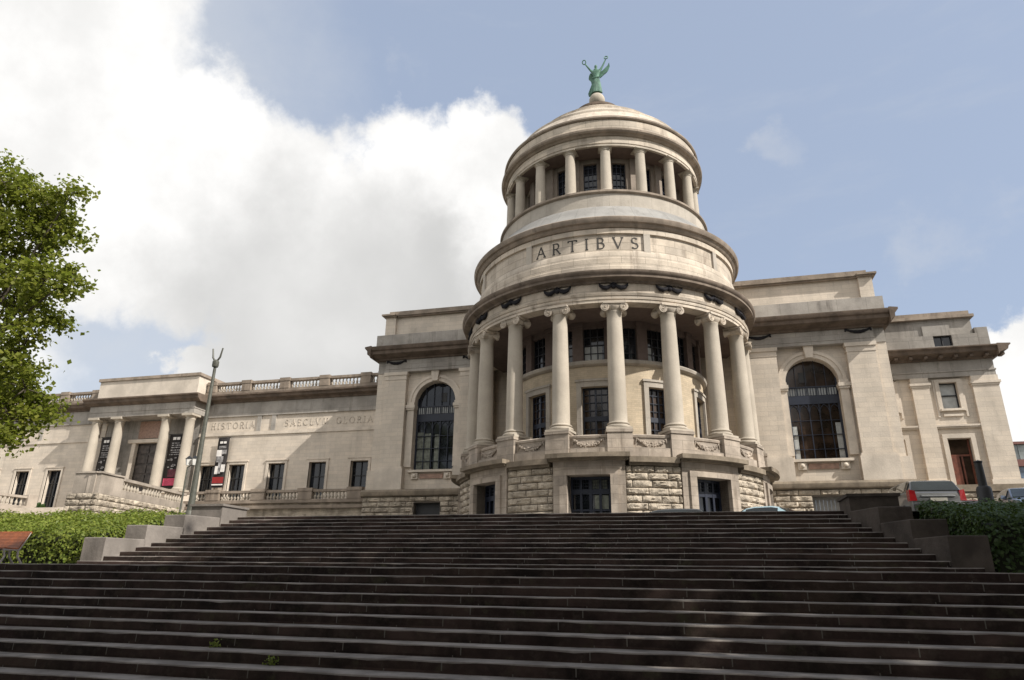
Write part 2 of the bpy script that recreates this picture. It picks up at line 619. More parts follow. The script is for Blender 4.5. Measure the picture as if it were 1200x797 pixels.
g = MB()
ysec = [(-1500, -.03), (7.9, -.03), (12.5, 1.42), (15.5, 1.72), (16.0, 1.72), (20.7, PLAZA - .25), (20.85, PLAZA - .05), (1500, PLAZA - .05)]
vs, fs = [], []
for y, z in ysec:
    vs += [(-1500, y, z), (1500, y, z)]
for i in range(len(ysec) - 1):
    fs.append((2 * i, 2 * i + 1, 2 * i + 3, 2 * i + 2))
kind(g.add(vs, fs).build('ground', M['earth'], recalc=False, smooth=False), 'structure')
kind(MB().add([(-120, 20.3, PLAZA - .02), (120, 20.3, PLAZA - .02), (120, 120, PLAZA - .02), (-120, 120, PLAZA - .02)], [(0, 1, 2, 3)])
     .build('plaza', M['paving'], recalc=False, smooth=False), 'structure')
kind(MB().add([(-60, -60, 0), (60, -60, 0), (60, 7.6, 0), (-60, 7.6, 0)], [(0, 1, 2, 3)])
     .build('pavement', M['paving'], recalc=False, smooth=False), 'structure')


def worn_step(mb, xl, xr, y0, y1, z0, z1, seed):
    """one tread: front riser, foot-rounded nosing, slightly wavy edge"""
    rnd = random.Random(seed)
    n = max(2, int((xr - xl) / .3))
    vs, fs = [], []
    dz = dy = 0
    for i in range(n + 1):
        x = xl + (xr - xl) * i / n
        dz = dz * .75 + rnd.uniform(-.003, .003)
        dy = dy * .75 + rnd.uniform(-.003, .003)
        c = .014 + rnd.random() * .014 + (.012 * rnd.random() if rnd.random() < .08 else 0)
        vs += [(x, y0 + dy, z0 - .06), (x, y0 + dy, z1 + dz - c), (x, y0 + dy + c * .45, z1 + dz - c * .3),
               (x, y0 + dy + c * 1.5, z1 + dz), (x, y1 + .03, z1 + dz * .5)]
    for i in range(n):
        for q in range(4):
            fs.append((i * 5 + q, (i + 1) * 5 + q, (i + 1) * 5 + q + 1, i * 5 + q + 1))
    mb.add(vs, fs)


st = MB()
for k in range(0, 12):
    y0 = LY0 - TR * k
    y1 = (LY0 - TR * (k - 1)) if k else UY0
    worn_step(st, -26, 11, y0, y1, LZ0 - RZ * (k + 1), LZ0 - RZ * k, 100 + k)
for k in range(1, 13):
    y0 = UY0 + UTR * (k - 1)
    y1 = y0 + UTR if k < 12 else 20.9
    worn_step(st, chl(y0) - .3, chr_(y0) + .3, y0, y1, LZ0 + RU * (k - 1), LZ0 + RU * k, 200 + k)
stairs = kind(st.build('stairs', M['steps'], recalc=False, ang=60), 'structure')

# stepped side walls
blk = [(15.97, 17.05, .976), (17.02, 18.12, 1.385), (18.08, 19.25, 1.765)]
for side in (-1, 1):
    lab = ('stepped stone side wall in sunlight at the left edge of the stairs beside the sunlit hedge' if side < 0
           else 'stepped stone side wall in shade at the right edge of the stairs below the parked cars')
    t = thing('stair_wall', lab, 'wall', ((chl(16) if side < 0 else chr_(16)), 16, LZ0))

    def cx_(y, o):
        return (chl(y) - o) if side < 0 else (chr_(y) + o)
    for y0, y1, zt in blk:
        m = MB()
        q = [(cx_(y0, 0), y0), (cx_(y0, .72), y0), (cx_(y1, .72), y1), (cx_(y1, 0), y1)]
        zb = LZ0 - .05
        b = .02
        ctr = (sum(p[0] for p in q) / 4, sum(p[1] for p in q) / 4)
        qi = [(ctr[0] + (x - ctr[0]) * .965, ctr[1] + (y - ctr[1]) * .965) for x, y in q]
        m.add([(x, y, zb) for x, y in q] + [(x, y, Z(zt) - b) for x, y in q] + [(x, y, Z(zt)) for x, y in qi],
              [(0, 1, 2, 3), (8, 9, 10, 11)] + [(i, (i + 1) % 4, 4 + (i + 1) % 4, 4 + i) for i in range(4)] +
              [(4 + i, 4 + (i + 1) % 4, 8 + (i + 1) % 4, 8 + i) for i in range(4)])
        m.build('stone_block', M['cheek'] if side < 0 else M['dirtycheek_shaded'], t, smooth=False)
    m = MB()
    x0, x1 = ((-15.78, -14.62) if side < 0 else (3.84, 4.98))
    m.box(x0, x1, 19.22, 20.5, LZ0, Z(2.13))
    m.box(x0 - .05, x1 + .05, 19.17, 20.55, Z(2.13), Z(2.2))
    m.build('end_pedestal', M['cheek'] if side < 0 else M['dirtycheek_shaded'], t, smooth=False)

# ------------------------------------------------------------------ rotunda
rot = thing('domed_rotunda', 'round domed stone rotunda with two tiers of columns and the word ARTIBVS', 'rotunda', (XC, YC, PLAZA))
doors = [0, -40, 40, -80, 80]
# rusticated base
rs = [-104] + [v for a in sorted(doors) for v in (a - 11.2, a + 11.2)] + [104]
for i, (a, b) in enumerate(zip(rs[::2], rs[1::2])):
    m = MB()
    quarry(m, lambda u, z, o: cylpt(u / 10.1, z, 10.12 + o), R_(a) * 10.1, R_(b) * 10.1, Z(2.0), Z(5.97), seed=3 + i)
    m.build('rusticated_wall', M['rust'], rot, ang=45)
m = MB()
segs = sorted([-104, 104] + [a + s * 6.6 for a in doors for s in (-1, 1)])
for a, b in zip(segs[::2], segs[1::2]):
    m.sect(9.0, 10.09, a, b, PLAZA - .3, Z(5.96))
for a in doors:
    m.sect(9.0, 10.09, a - 6.6, a + 6.6, Z(5.46), Z(5.96))
m.build('base_wall', M['mortar'], rot)
# ledge between the doors, door surrounds with lintels
brk = [-104] + [v for a in sorted(doors) for v in (a - 12.4, a + 12.4)] + [104]
for a, b in zip(brk[::2], brk[1::2]):
    m = MB()
    m.sect(9.4, 10.3, a, b, Z(5.96), Z(6.1))
    m.sect(9.4, 10.5, a, b, Z(6.1), Z(6.4))
    m.build('base_ledge', M['ledge'], rot)
for a in doors:
    m = MB()
    for s in (-1, 1):
        m.sect(9.3, 10.22, a + s * 11.2, a + s * 8.9, PLAZA - .2, Z(5.75))
        m.sect(9.3, 10.34, a + s * 8.9, a + s * 6.6, PLAZA - .2, Z(5.45))
    m.sect(9.3, 10.34, a - 8.9, a + 8.9, Z(5.453), Z(5.75))
    m.sect(9.3, 10.24, a - 11.2, a + 11.2, Z(5.753), Z(6.22))
    sur = m.build('door_surround', M['dimcurved'], rot)
    m = MB()
    m.sect(9.4, 10.55, a - 12.0, a + 12.0, Z(6.223), Z(6.34))
    m.sect(9.4, 10.85, a - 12.4, a + 12.4, Z(6.34), Z(6.58))
    m.build('lintel_cornice', M['ledge'], sur)
    # iron door with grille
    m = MB()
    r0, r1 = 9.42, 9.52
    for aa in (-6.5, -3.2, 0, 3.2, 6.5):
        wdt = .42 if abs(aa) > .1 and abs(aa) < 6 else .5
        m.sect(r0, r1, a + aa - wdt, a + aa + wdt, PLAZA, Z(5.44), 1)
    for z0, z1 in ((2.0, 2.5), (4.5, 4.78), (5.3, 5.45), (3.6, 3.7)):
        m.sect(r0, r1 - .01, a - 6.5, a + 6.5, Z(z0), Z(z1), 4)
    for i in range(17):
        aa = -6.2 + i * 12.4 / 16
        m.sect(r0 + .02, r1 - .04, a + aa - .05, a + aa + .05, Z(4.78), Z(5.3), 1)
    for z0 in (4.93, 5.1):
        m.sect(r0 + .02, r1 - .045, a - 6.4, a + 6.4, Z(z0), Z(z0 + .02), 4)
    d = m.build('iron_door', M['navy'], rot)
    MB().sect(9.36, 9.40, a - 6.5, a + 6.5, PLAZA, Z(5.44)).build('glass_pane', M['glass'], d)
    if a == 0:  # sky reflections in the door glass, put in as pale panels
        MB().sect(9.405, 9.41, -.5, 5.6, Z(4.8), Z(5.28), 4).build('blind_and_reflection', M['curtain_and_reflection'], d, smooth=False)
        MB().sect(9.405, 9.41, 1.2, 5.8, Z(3.72), Z(4.46), 4).build('blind_and_reflection', M['curtain_and_reflection'], d, smooth=False)

# balcony: parapet with festoons between column pedestals
cols = [-90, -70, -50, -30, -10, 10, 30, 50, 70, 90]
m = MB()
m.lathe([(9.2, Z(6.36)), (10.12, Z(6.36)), (10.12, Z(6.95)), (9.93, Z(6.97)), (9.93, Z(7.5)), (9.99, Z(7.52)), (10.02, Z(7.64)), (9.94, Z(7.7)), (9.5, Z(7.7)), (9.5, Z(6.9)), (6, Z(6.9))], a0=-104, a1=104, n=104)
m.build('balcony_parapet', M['dimcurved'], rot)
ped = None
for a in cols:
    m = MB()
    m.sect(8.7, 10.2, a - 3.9, a + 3.9, Z(6.45), Z(7.78))
    m.sect(8.65, 10.26, a - 4.1, a + 4.1, Z(7.78), Z(7.95))
    m.build('column_pedestal', M['dimcurved'], rot)
for a in range(-80, 81, 20):
    m = MB()
    fp_ = lambda u, v, o, a=a: cylpt(R_(a) + u / 9.95, Z(7.44) + v, 9.93 + o)
    swag(m, fp_, .82, .36, .07)
    for i in range(64):                                           # leaves and fruit bound into the festoon
        t_ = random.uniform(-.95, .95)
        wd = .04 + .1 * (1 - t_ * t_)
        m.ball(fp_(t_ * .82, -.36 * (1 - t_ * t_) + random.uniform(-wd, wd), .05 + random.uniform(0, .05)), random.uniform(.03, .06), 6)
    m.build('festoon', M['dimcurved'], rot)

# a lower column: shaft with base and Ionic capital as sub-parts
CZ = Z(7.95)
m = MB()
H = 15.18 - 7.95
prof = [(.0, .44), (.56, .44), (.53, .5)]
for i in range(13):
    t = i / 12
    prof.append((.52 - .085 * t ** 1.6, .55 + (H - .72) * t))
prof += [(.47, H - .12), (.47, H - .06), (.43, H - .02), (0, H)]
m.lathe(prof, (0, 0), n=28)
shaft = m.build('column', M['column'], None, loc=(0, 0, 0), ang=40)
ORG[shaft.name] = (0, 0, 0)
m = MB()
m.box(-.72, .72, -.72, .72, 0, .14)
m.lathe([(.0, .14), (.66, .14), (.71, .18), (.71, .26), (.65, .3), (.59, .31), (.58, .36), (.63, .38), (.64, .43), (.6, .46), (0, .46)], (0, 0), n=28)
b_ = m.build('column_base', M['column'], shaft)
m = MB()
m.lathe([(.0, H - .04), (.45, H - .04), (.58, H + .1), (.6, H + .2), (0, H + .2)], (0, 0), n=24)
m.box(-.66, .66, -.62, .62, H + .34, H + .46)
m.box(-.56, .56, -.54, .54, H + .18, H + .34)
for s in (-1, 1):
    cxv, czv = s * .56, H + .13
    for q in (-1, 1):
        m.tube([(cxv, q * .56, czv), (cxv, q * .48, czv), (cxv, q * .36, czv), (cxv, q * .2, czv)], [.255, .25, .17, .08], 18)
    for q in (-1, 1):                                             # spiral relief on the volute faces
        sp_ = [(cxv + s * .23 * (1 - t / 26) * math.cos(t * .55 + 1.2), q * .565, czv + .23 * (1 - t / 26) * math.sin(t * .55 + 1.2)) for t in range(25)]
        m.tube(sp_, .026, 5)
        m.ball((cxv, q * .57, czv), .06, 8)
cap = m.build('ionic_capital', M['curved'], shaft, ang=40)
first = True
for a in cols:
    loc = (XC + 9.42 * math.sin(R_(a)), YC - 9.42 * math.cos(R_(a)), CZ)
    if first:
        shaft.parent = rot
        shaft.location = Vector(loc) - Vector(ORG[rot.name])
        shaft.rotation_euler = (0, 0, R_(a))
        first = False
    else:
        place(shaft, rot, loc, R_(a))

# entablature
m = MB()
m.lathe([(9.0, Z(15.66)), (9.8, Z(15.66)), (9.8, Z(15.85)), (9.85, Z(15.86)), (9.85, Z(16.06)), (9.9, Z(16.07)), (9.96, Z(16.22)), (9.9, Z(16.26)), (9.8, Z(16.28)),
         (9.8, Z(16.88)), (9.7, Z(16.9))], a0=-104, a1=104, n=104)
m.build('entablature', M['curved'], rot)
m = MB()
m.lathe([(9.7, Z(16.86)), (9.9, Z(16.88)), (9.98, Z(16.99)), (10.06, Z(17.0)), (10.3, Z(17.07)), (10.36, Z(17.09)), (10.36, Z(17.24)), (10.44, Z(17.3)), (10.5, Z(17.42)), (10.5, Z(17.5)),
         (10.3, Z(17.56)), (9.35, Z(17.75))], a0=-118, a1=118, n=128)
for i in range(-58, 59):                                          # dentils
    m.sect(9.8, 9.95, i * 1.8 - .45, i * 1.8 + .45, Z(16.86), Z(16.93), 1)
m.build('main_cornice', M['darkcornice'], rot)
MB().lathe([(6.4, Z(15.7)), (9.1, Z(15.7)), (9.1, Z(16.4)), (6.4, Z(16.4))], a0=-110, a1=110, n=90).build('loggia_ceiling', M['ceiling'], rot)
for a in cols[1:-1]:
    m = MB()
    P_ = lambda u, v, o, a=a: cylpt(R_(a) + u / 9.85, Z(16.66) + v, 9.82 + o)
    for s in (-1, 1):
        m.tube([P_(s * .88, .22, .05), P_(s * .8, .06, .08), P_(s * .64, -.09, .1), P_(s * .44, -.13, .11), P_(s * .26, -.05, .1), P_(s * .1, .08, .08)], [.025, .08, .13, .15, .12, .07], 7)
    m.ball(P_(0, -.02, .06), .15, 10)
    m.tube([P_(-.16, .17, .06), P_(0, .2, .09), P_(.16, .17, .06)], .05, 6)
    m.build('winged_garland', M['ornament'], rot)

# inner wall of the loggia
win = [-72, -36, 0, 36, 72]
HW = 7.2
m = MB()
e = sorted([-112, 112] + [a + s * HW for a in win for s in (-1, 1)])
for a, b in zip(e[::2], e[1::2]):
    m.sect(6.2, 6.6, a, b, Z(6.8), Z(12.72))
for a in win:
    m.sect(6.2, 6.6, a - HW, a + HW, Z(11.38), Z(12.72))
    m.sect(6.2, 6.6, a - HW, a + HW, Z(6.8), Z(8.0))
m.build('inner_wall', M['cream'], rot)
for a in win:
    m = MB()
    for s in (-1, 1):
        m.sect(6.55, 6.74, a + s * HW, a + s * (HW + 2.6), Z(7.0), Z(11.38))
    m.sect(6.55, 6.74, a - HW - 2.6, a + HW + 2.6, Z(11.383), Z(11.72))
    m.sect(6.55, 6.8, a - HW - 3.2, a + HW + 3.2, Z(11.72), Z(11.86))
    f = m.build('window_surround', M['greystone'], rot)
    m = MB()
    for aa, w in ((-6.9, .5), (-3.4, .16), (0, .5), (3.4, .16), (6.9, .5)):
        m.sect(6.3, 6.38, a + aa - w, a + aa + w, Z(8.0), Z(11.38), 1)
    for z0, h in ((8.0, .3), (8.75, .04), (9.25, .3), (9.9, .04), (10.4, .04), (10.9, .04), (11.28, .1)):
        m.sect(6.3, 6.375, a - 7.1, a + 7.1, Z(z0), Z(z0 + h), 6)
    w = m.build('window_frame', M['navy'], f)
    MB().sect(6.26, 6.29, a - 7.1, a + 7.1, Z(8.0), Z(11.38)).build('glass_pane', M['brownglass'], f)
m = MB()
m.lathe([(6.3, Z(12.7)), (6.7, Z(12.72)), (6.85, Z(12.82)), (6.9, Z(12.98)), (6.86, Z(13.05)), (6.2, Z(13.06))], a0=-112, a1=112, n=90)
m.build('string_course', M['greystone'], rot)
m = MB()
for i in range(-6, 6):
    a = 9 + 18 * i
    m.sect(6.1, 6.62, a - 3.0, a + 3.0, Z(13.06), Z(15.45))
    m.sect(6.1, 6.7, a - 3.4, a + 3.4, Z(15.45), Z(15.68))
m.lathe([(6.05, Z(15.3)), (6.5, Z(15.3)), (6.5, Z(15.7)), (6.05, Z(15.7))], a0=-112, a1=112, n=90)
m.build('attic_pilasters', M['ceiling'], rot)['label'] = 'brown pilasters between the upper loggia windows'
for i in range(-5, 6):
    a = 18 * i
    m = MB()
    for aa in (-5.8, -2, 2, 5.8):
        m.sect(6.3, 6.36, a + aa - .28, a + aa + .28, Z(13.06), Z(15.3), 1)
    for z0 in (13.06, 13.6, 14.15, 14.7):
        m.sect(6.3, 6.355, a - 6, a + 6, Z(z0), Z(z0 + .05), 4)
    w = m.build('loggia_window', M['iron'], rot)
    MB().sect(6.24, 6.28, a - 6, a + 6, Z(13.06), Z(15.3)).build('glass_pane', M['glass'], w)
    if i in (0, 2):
        MB().sect(6.285, 6.295, a - 5.6, a + (4.5 if i == 0 else -1.5), Z(13.1), Z(14.1)).build('blind_and_reflection', M['paleblind_and_reflection'], w, smooth=False)  # pale panel painted in place of sky reflected in the pane

# first drum with the inscription
m = MB()
m.lathe([(9.2, Z(17.6)), (9.5, Z(17.72)), (9.5, Z(18.2)), (9.42, Z(18.26)), (9.42, Z(18.75)), (9.38, Z(18.8)), (9.36, Z(19.2)), (9.3, Z(19.3)), (9.2, Z(19.32)), (9.2, Z(20.5)), (9.34, Z(20.52)), (9.34, Z(20.85)), (9.2, Z(20.9))], n=144)
m.build('drum', M['curved'], rot)
for a in (23.9, 58, 94, 130, 165):
    for s in (-1, 1):
        MB().sect(9.0, 9.335, s * a - 1.3, s * a + 1.3, Z(19.25), Z(20.54)).build('drum_pier', M['greystone'], rot)
m = MB()
strokes('ARTIBVS', .74, .57, lambda u, v, o: cylpt(u / 9.2, Z(19.52) + v, 9.195 + o), m, w=.13, depth=.025)
m.build('lettering', M['letter'], rot, smooth=False)
m = MB()
m.lathe([(9.2, Z(20.86)), (9.4, Z(20.9)), (9.5, Z(21.0)), (9.55, Z(21.12)), (9.68, Z(21.16)), (9.76, Z(21.3)), (9.78, Z(21.46)), (9.7, Z(21.54)), (9.45, Z(21.58))], n=144)
m.build('drum_cornice', M['weather_shaded'], rot)
m = MB()
m.lathe([(9.55, Z(21.56)), (9.1, Z(21.9)), (8.7, Z(22.35)), (8.3, Z(22.85)), (8.0, Z(23.2)), (7.85, Z(23.32)), (7.7, Z(23.34))], n=144)
m.build('sloping_roof', M['lead'], rot)
m = MB()
m.lathe([(7.6, Z(23.3)), (7.72, Z(23.32)), (7.72, Z(24.36)), (7.6, Z(24.4))], n=144)
m.build('gallery_wall', M['greystone'], rot)
m = MB()
m.lathe([(7.6, Z(24.33)), (7.8, Z(24.37)), (7.88, Z(24.44)), (7.88, Z(24.58)), (7.8, Z(24.63)), (5, Z(24.64))], n=144)
m.build('gallery_ledge', M['weather_shaded'], rot)

# upper colonnade
m = MB()
H2 = 28.36 - 24.63
m.lathe([(0, .1), (.46, .1), (.47, .22), (.41, .26), (.385, .3)] + [(.38 - .05 * (i / 8) ** 1.5, .3 + (H2 - .62) * i / 8) for i in range(9)] +
        [(.37, H2 - .3), (.37, H2 - .25), (.34, H2 - .22), (.42, H2 - .12), (.44, H2 - .1), (0, H2 - .1)], (0, 0), n=20)
m.box(-.48, .48, -.48, .48, 0, .1)
m.box(-.47, .47, -.47, .47, H2 - .1, H2)
uc = m.build('upper_column', M['column'], None, loc=(0, 0, 0), ang=40)
for i in range(18):
    a = 10 + 20 * i
    loc = (XC + 7.05 * math.sin(R_(a)), YC - 7.05 * math.cos(R_(a)), Z(24.63))
    if i == 0:
        uc.parent = rot
        uc.location = Vector(loc) - Vector(ORG[rot.name])
        uc.rotation_euler = (0, 0, R_(a))
    else:
        place(uc, rot, loc, R_(a))
m = MB()
for i in range(18):
    a = 10 + 20 * i
    m.sect(5.5, 5.9, a - 5.3, a + 5.3, Z(24.64), Z(28.4), 4)
    m.sect(5.8, 6.1, a - 2.8, a + 2.8, Z(24.64), Z(28.4), 2)
    m.sect(5.5, 5.86, a + 5.3, a + 14.7, Z(24.64), Z(25.2), 4)
    m.sect(5.5, 5.86, a + 5.3, a + 14.7, Z(28.0), Z(28.4), 4)
m.build('lantern_wall', M['lantern'], rot)
MB().lathe([(5.4, Z(28.34)), (7.2, Z(28.34)), (7.2, Z(28.5)), (5.4, Z(28.5))], n=96).build('colonnade_ceiling', M['ceiling'], rot)
for i in range(-5, 6):
    a = 20 * i
    m = MB()
    for aa in (-4.5, -1.5, 1.5, 4.5):
        m.sect(5.66, 5.72, a + aa - .25, a + aa + .25, Z(25.2), Z(28.0), 1)
    for z0 in (25.2, 25.7, 26.2, 26.7, 27.2, 27.7):
        m.sect(5.66, 5.715, a - 4.7, a + 4.7, Z(z0), Z(z0 + .05), 3)
    w = m.build('lantern_window', M['navy'], rot)
    MB().sect(5.6, 5.64, a - 4.7, a + 4.7, Z(25.2), Z(28.0)).build('glass_pane', M['glass'], w)
m = MB()
m.lathe([(6.7, Z(28.36)), (7.4, Z(28.36)), (7.4, Z(28.52)), (7.45, Z(28.54)), (7.45, Z(28.78)), (7.4, Z(28.8)), (7.4, Z(29.12)), (7.3, Z(29.14))], n=144)
m.build('upper_entablature', M['curved'], rot)
m = MB()
m.lathe([(7.3, Z(29.1)), (7.5, Z(29.12)), (7.6, Z(29.22)), (7.74, Z(29.25)), (7.84, Z(29.35)), (7.86, Z(29.48)), (7.8, Z(29.54)), (7.4, Z(29.58))], n=144)
m.build('upper_cornice', M['weather_shaded'], rot)
m = MB()
m.lathe([(7.4, Z(29.5)), (7.52, Z(29.55)), (7.52, Z(30.42)), (7.45, Z(30.45))], n=144)
m.build('attic_ring', M['curved'], rot)
m = MB()
m.lathe([(7.4, Z(30.42)), (7.6, Z(30.44)), (7.66, Z(30.52)), (7.64, Z(30.66)), (7.45, Z(30.72))], n=144)
m.build('attic_moulding', M['weather_shaded'], rot)
m = MB()
m.lathe([(7.5, Z(30.68)), (7.3, Z(30.9)), (7.0, Z(31.35)), (6.62, Z(31.8)), (6.62, Z(32.0)), (6.5, Z(32.04)), (6.0, Z(32.55)), (5.2, Z(33.25)), (5.2, Z(33.45)), (5.08, Z(33.5)), (4.4, Z(34.05)), (3.7, Z(34.6)), (3.7, Z(34.76)), (3.6, Z(34.8)), (2.6, Z(35.6)), (1.7, Z(36.28))], n=144)
m.build('dome', M['curved'], rot)
m = MB()
m.lathe([(1.5, Z(36.0)), (1.95, Z(36.12)), (2.0, Z(36.2)), (1.98, Z(36.44)), (1.7, Z(36.55)), (1.1, Z(36.8)), (.8, Z(37.1)), (.62, Z(37.4)), (.6, Z(37.5))], n=48)
m.build('dome_finial', M['soot'], rot)
m = MB()
m.ball((XC, YC, Z(38.06)), .66, 24)
m.build('stone_ball', M['column'], rot)
# body of the hall behind
m = MB()
m.box(-15.6, 4.8, 50.3, 72, PLAZA - .2, Z(20.8))
m.build('hall_body', M['stone'], rot, smooth=False)


# ------------------------------------------------------------------ statue on the dome
def skin_body(name, verts, edges, mat, parent, sub=2):
    me = bpy.data.meshes.new(name)
    me.from_pydata([v[:3] for v in verts], edges, [])
    ob = bpy.data.objects.new(name, me)
    COL.objects.link(ob)
    sk = ob.modifiers.new('skin', 'SKIN')
    sk.use_smooth_shade = True
    for i, v in enumerate(verts):
        d = me.skin_vertices[0].data[i]
        d.radius = v[3] if isinstance(v[3], tuple) else (v[3], v[3])
    me.skin_vertices[0].data[0].use_root = True
    su = ob.modifiers.new('sub', 'SUBSURF')
    su.levels = su.render_levels = sub
    me.materials.append(mat)
    dg = bpy.context.evaluated_depsgraph_get()
    me2 = bpy.data.meshes.new_from_object(ob.evaluated_get(dg))
    ob.modifiers.clear()
    ob.data = me2
    ob.data.name = name
    if parent:
        ob.parent = parent
    return ob


SZ = Z(38.70)
stt = thing('winged_statue', 'green copper statue raising two wreaths on top of the dome', 'statue', (XC, YC, SZ))
bv = [(0, 0, 1.5, (.28, .22)), (0, 0, 1.9, (.25, .2)), (0, 0, 2.3, (.32, .22)), (0, -.02, 2.52, (.16, .14)), (0, -.04, 2.68, (.1, .1)), (0, -.07, 2.86, (.155, .17)), (0, -.05, 3.03, (.09, .1)),
      (-.34, 0, 2.42, .115), (-.58, -.02, 2.78, .085), (-.83, -.05, 3.2, .065), (-.93, -.06, 3.34, .055),
      (.34, 0, 2.42, .115), (.56, -.02, 2.82, .085), (.78, -.05, 3.28, .065), (.86, -.06, 3.44, .055),
      (0, .02, .9, (.34, .27)), (.02, .03, .35, (.4, .32)), (.03, .03, .03, (.44, .36))]
be = [(0, 1), (1, 2), (2, 3), (3, 4), (4, 5), (5, 6), (2, 7), (7, 8), (8, 9), (9, 10), (2, 11), (11, 12), (12, 13), (13, 14), (0, 15), (15, 16), (16, 17)]
fig = skin_body('draped_figure', bv, be, M['copper'], stt)
m = MB()
for s, hx, hz in ((-1, -.99, 3.52), (1, .9, 3.64)):
    m = MB()
    ring = [(hx + .15 * math.cos(t * math.pi / 8), -.06 + .06 * math.sin(t * math.pi / 8) * s, hz + .18 * math.sin(t * math.pi / 8)) for t in range(17)]
    m.tube(ring, .045, 7)
    m.build('wreath', M['copper'], stt)
    for o_ in (stt.children[-1],):
        o_.location = (0, 0, 0)
        for v in o_.data.vertices:
            v.co += Vector(ORG[stt.name])
for s in (-1, 1):                                                # wings and flying drapery
    m = MB()
    if s > 0:
        outl = [(.2, 2.3), (.62, 2.62), (.98, 2.98), (1.12, 3.3), (1.16, 2.9), (1.02, 2.5), (.86, 2.28), (.62, 2.1), (.4, 1.9), (.26, 1.8)]
        m.prism([(x, z) for x, z in outl], .16, .25)
    else:
        outl = [(-.2, 2.3), (-.5, 2.4), (-.62, 2.15), (-.66, 1.85), (-.48, 1.62), (-.42, 1.2), (-.6, .7), (-.74, .3), (-.7, .1), (-.4, .04), (-.25, .6), (-.22, 1.5)]
        m.prism([(x, z) for x, z in outl], .1, .26)
    o_ = m.build('wing' if s > 0 else 'flying_drapery', M['copper'], stt)
    for v in o_.data.vertices:
        v.co += Vector(ORG[stt.name])
m = MB()
for i in range(11):                                              # folds of the robe
    a = R_(-75 + 15 * i)
    r0, r1 = .42, .3
    m.tube([(r1 * .9 * math.sin(a), -r1 * math.cos(a) * .8, 1.55), (r1 * 1.15 * math.sin(a), -.36 * math.cos(a) * .85, .9), (r0 * 1.08 * math.sin(a), -r0 * math.cos(a) * .9, .02)], [.03, .06, .075], 6)
m.tube([(-.3, -.2, 1.62), (0, -.27, 1.56), (.3, -.2, 1.62)], .05, 6)
o_ = m.build('robe_folds', M['copper'], stt)
for v in o_.data.vertices:
    v.co += Vector(ORG[stt.name])

# ------------------------------------------------------------------ the two pavilions


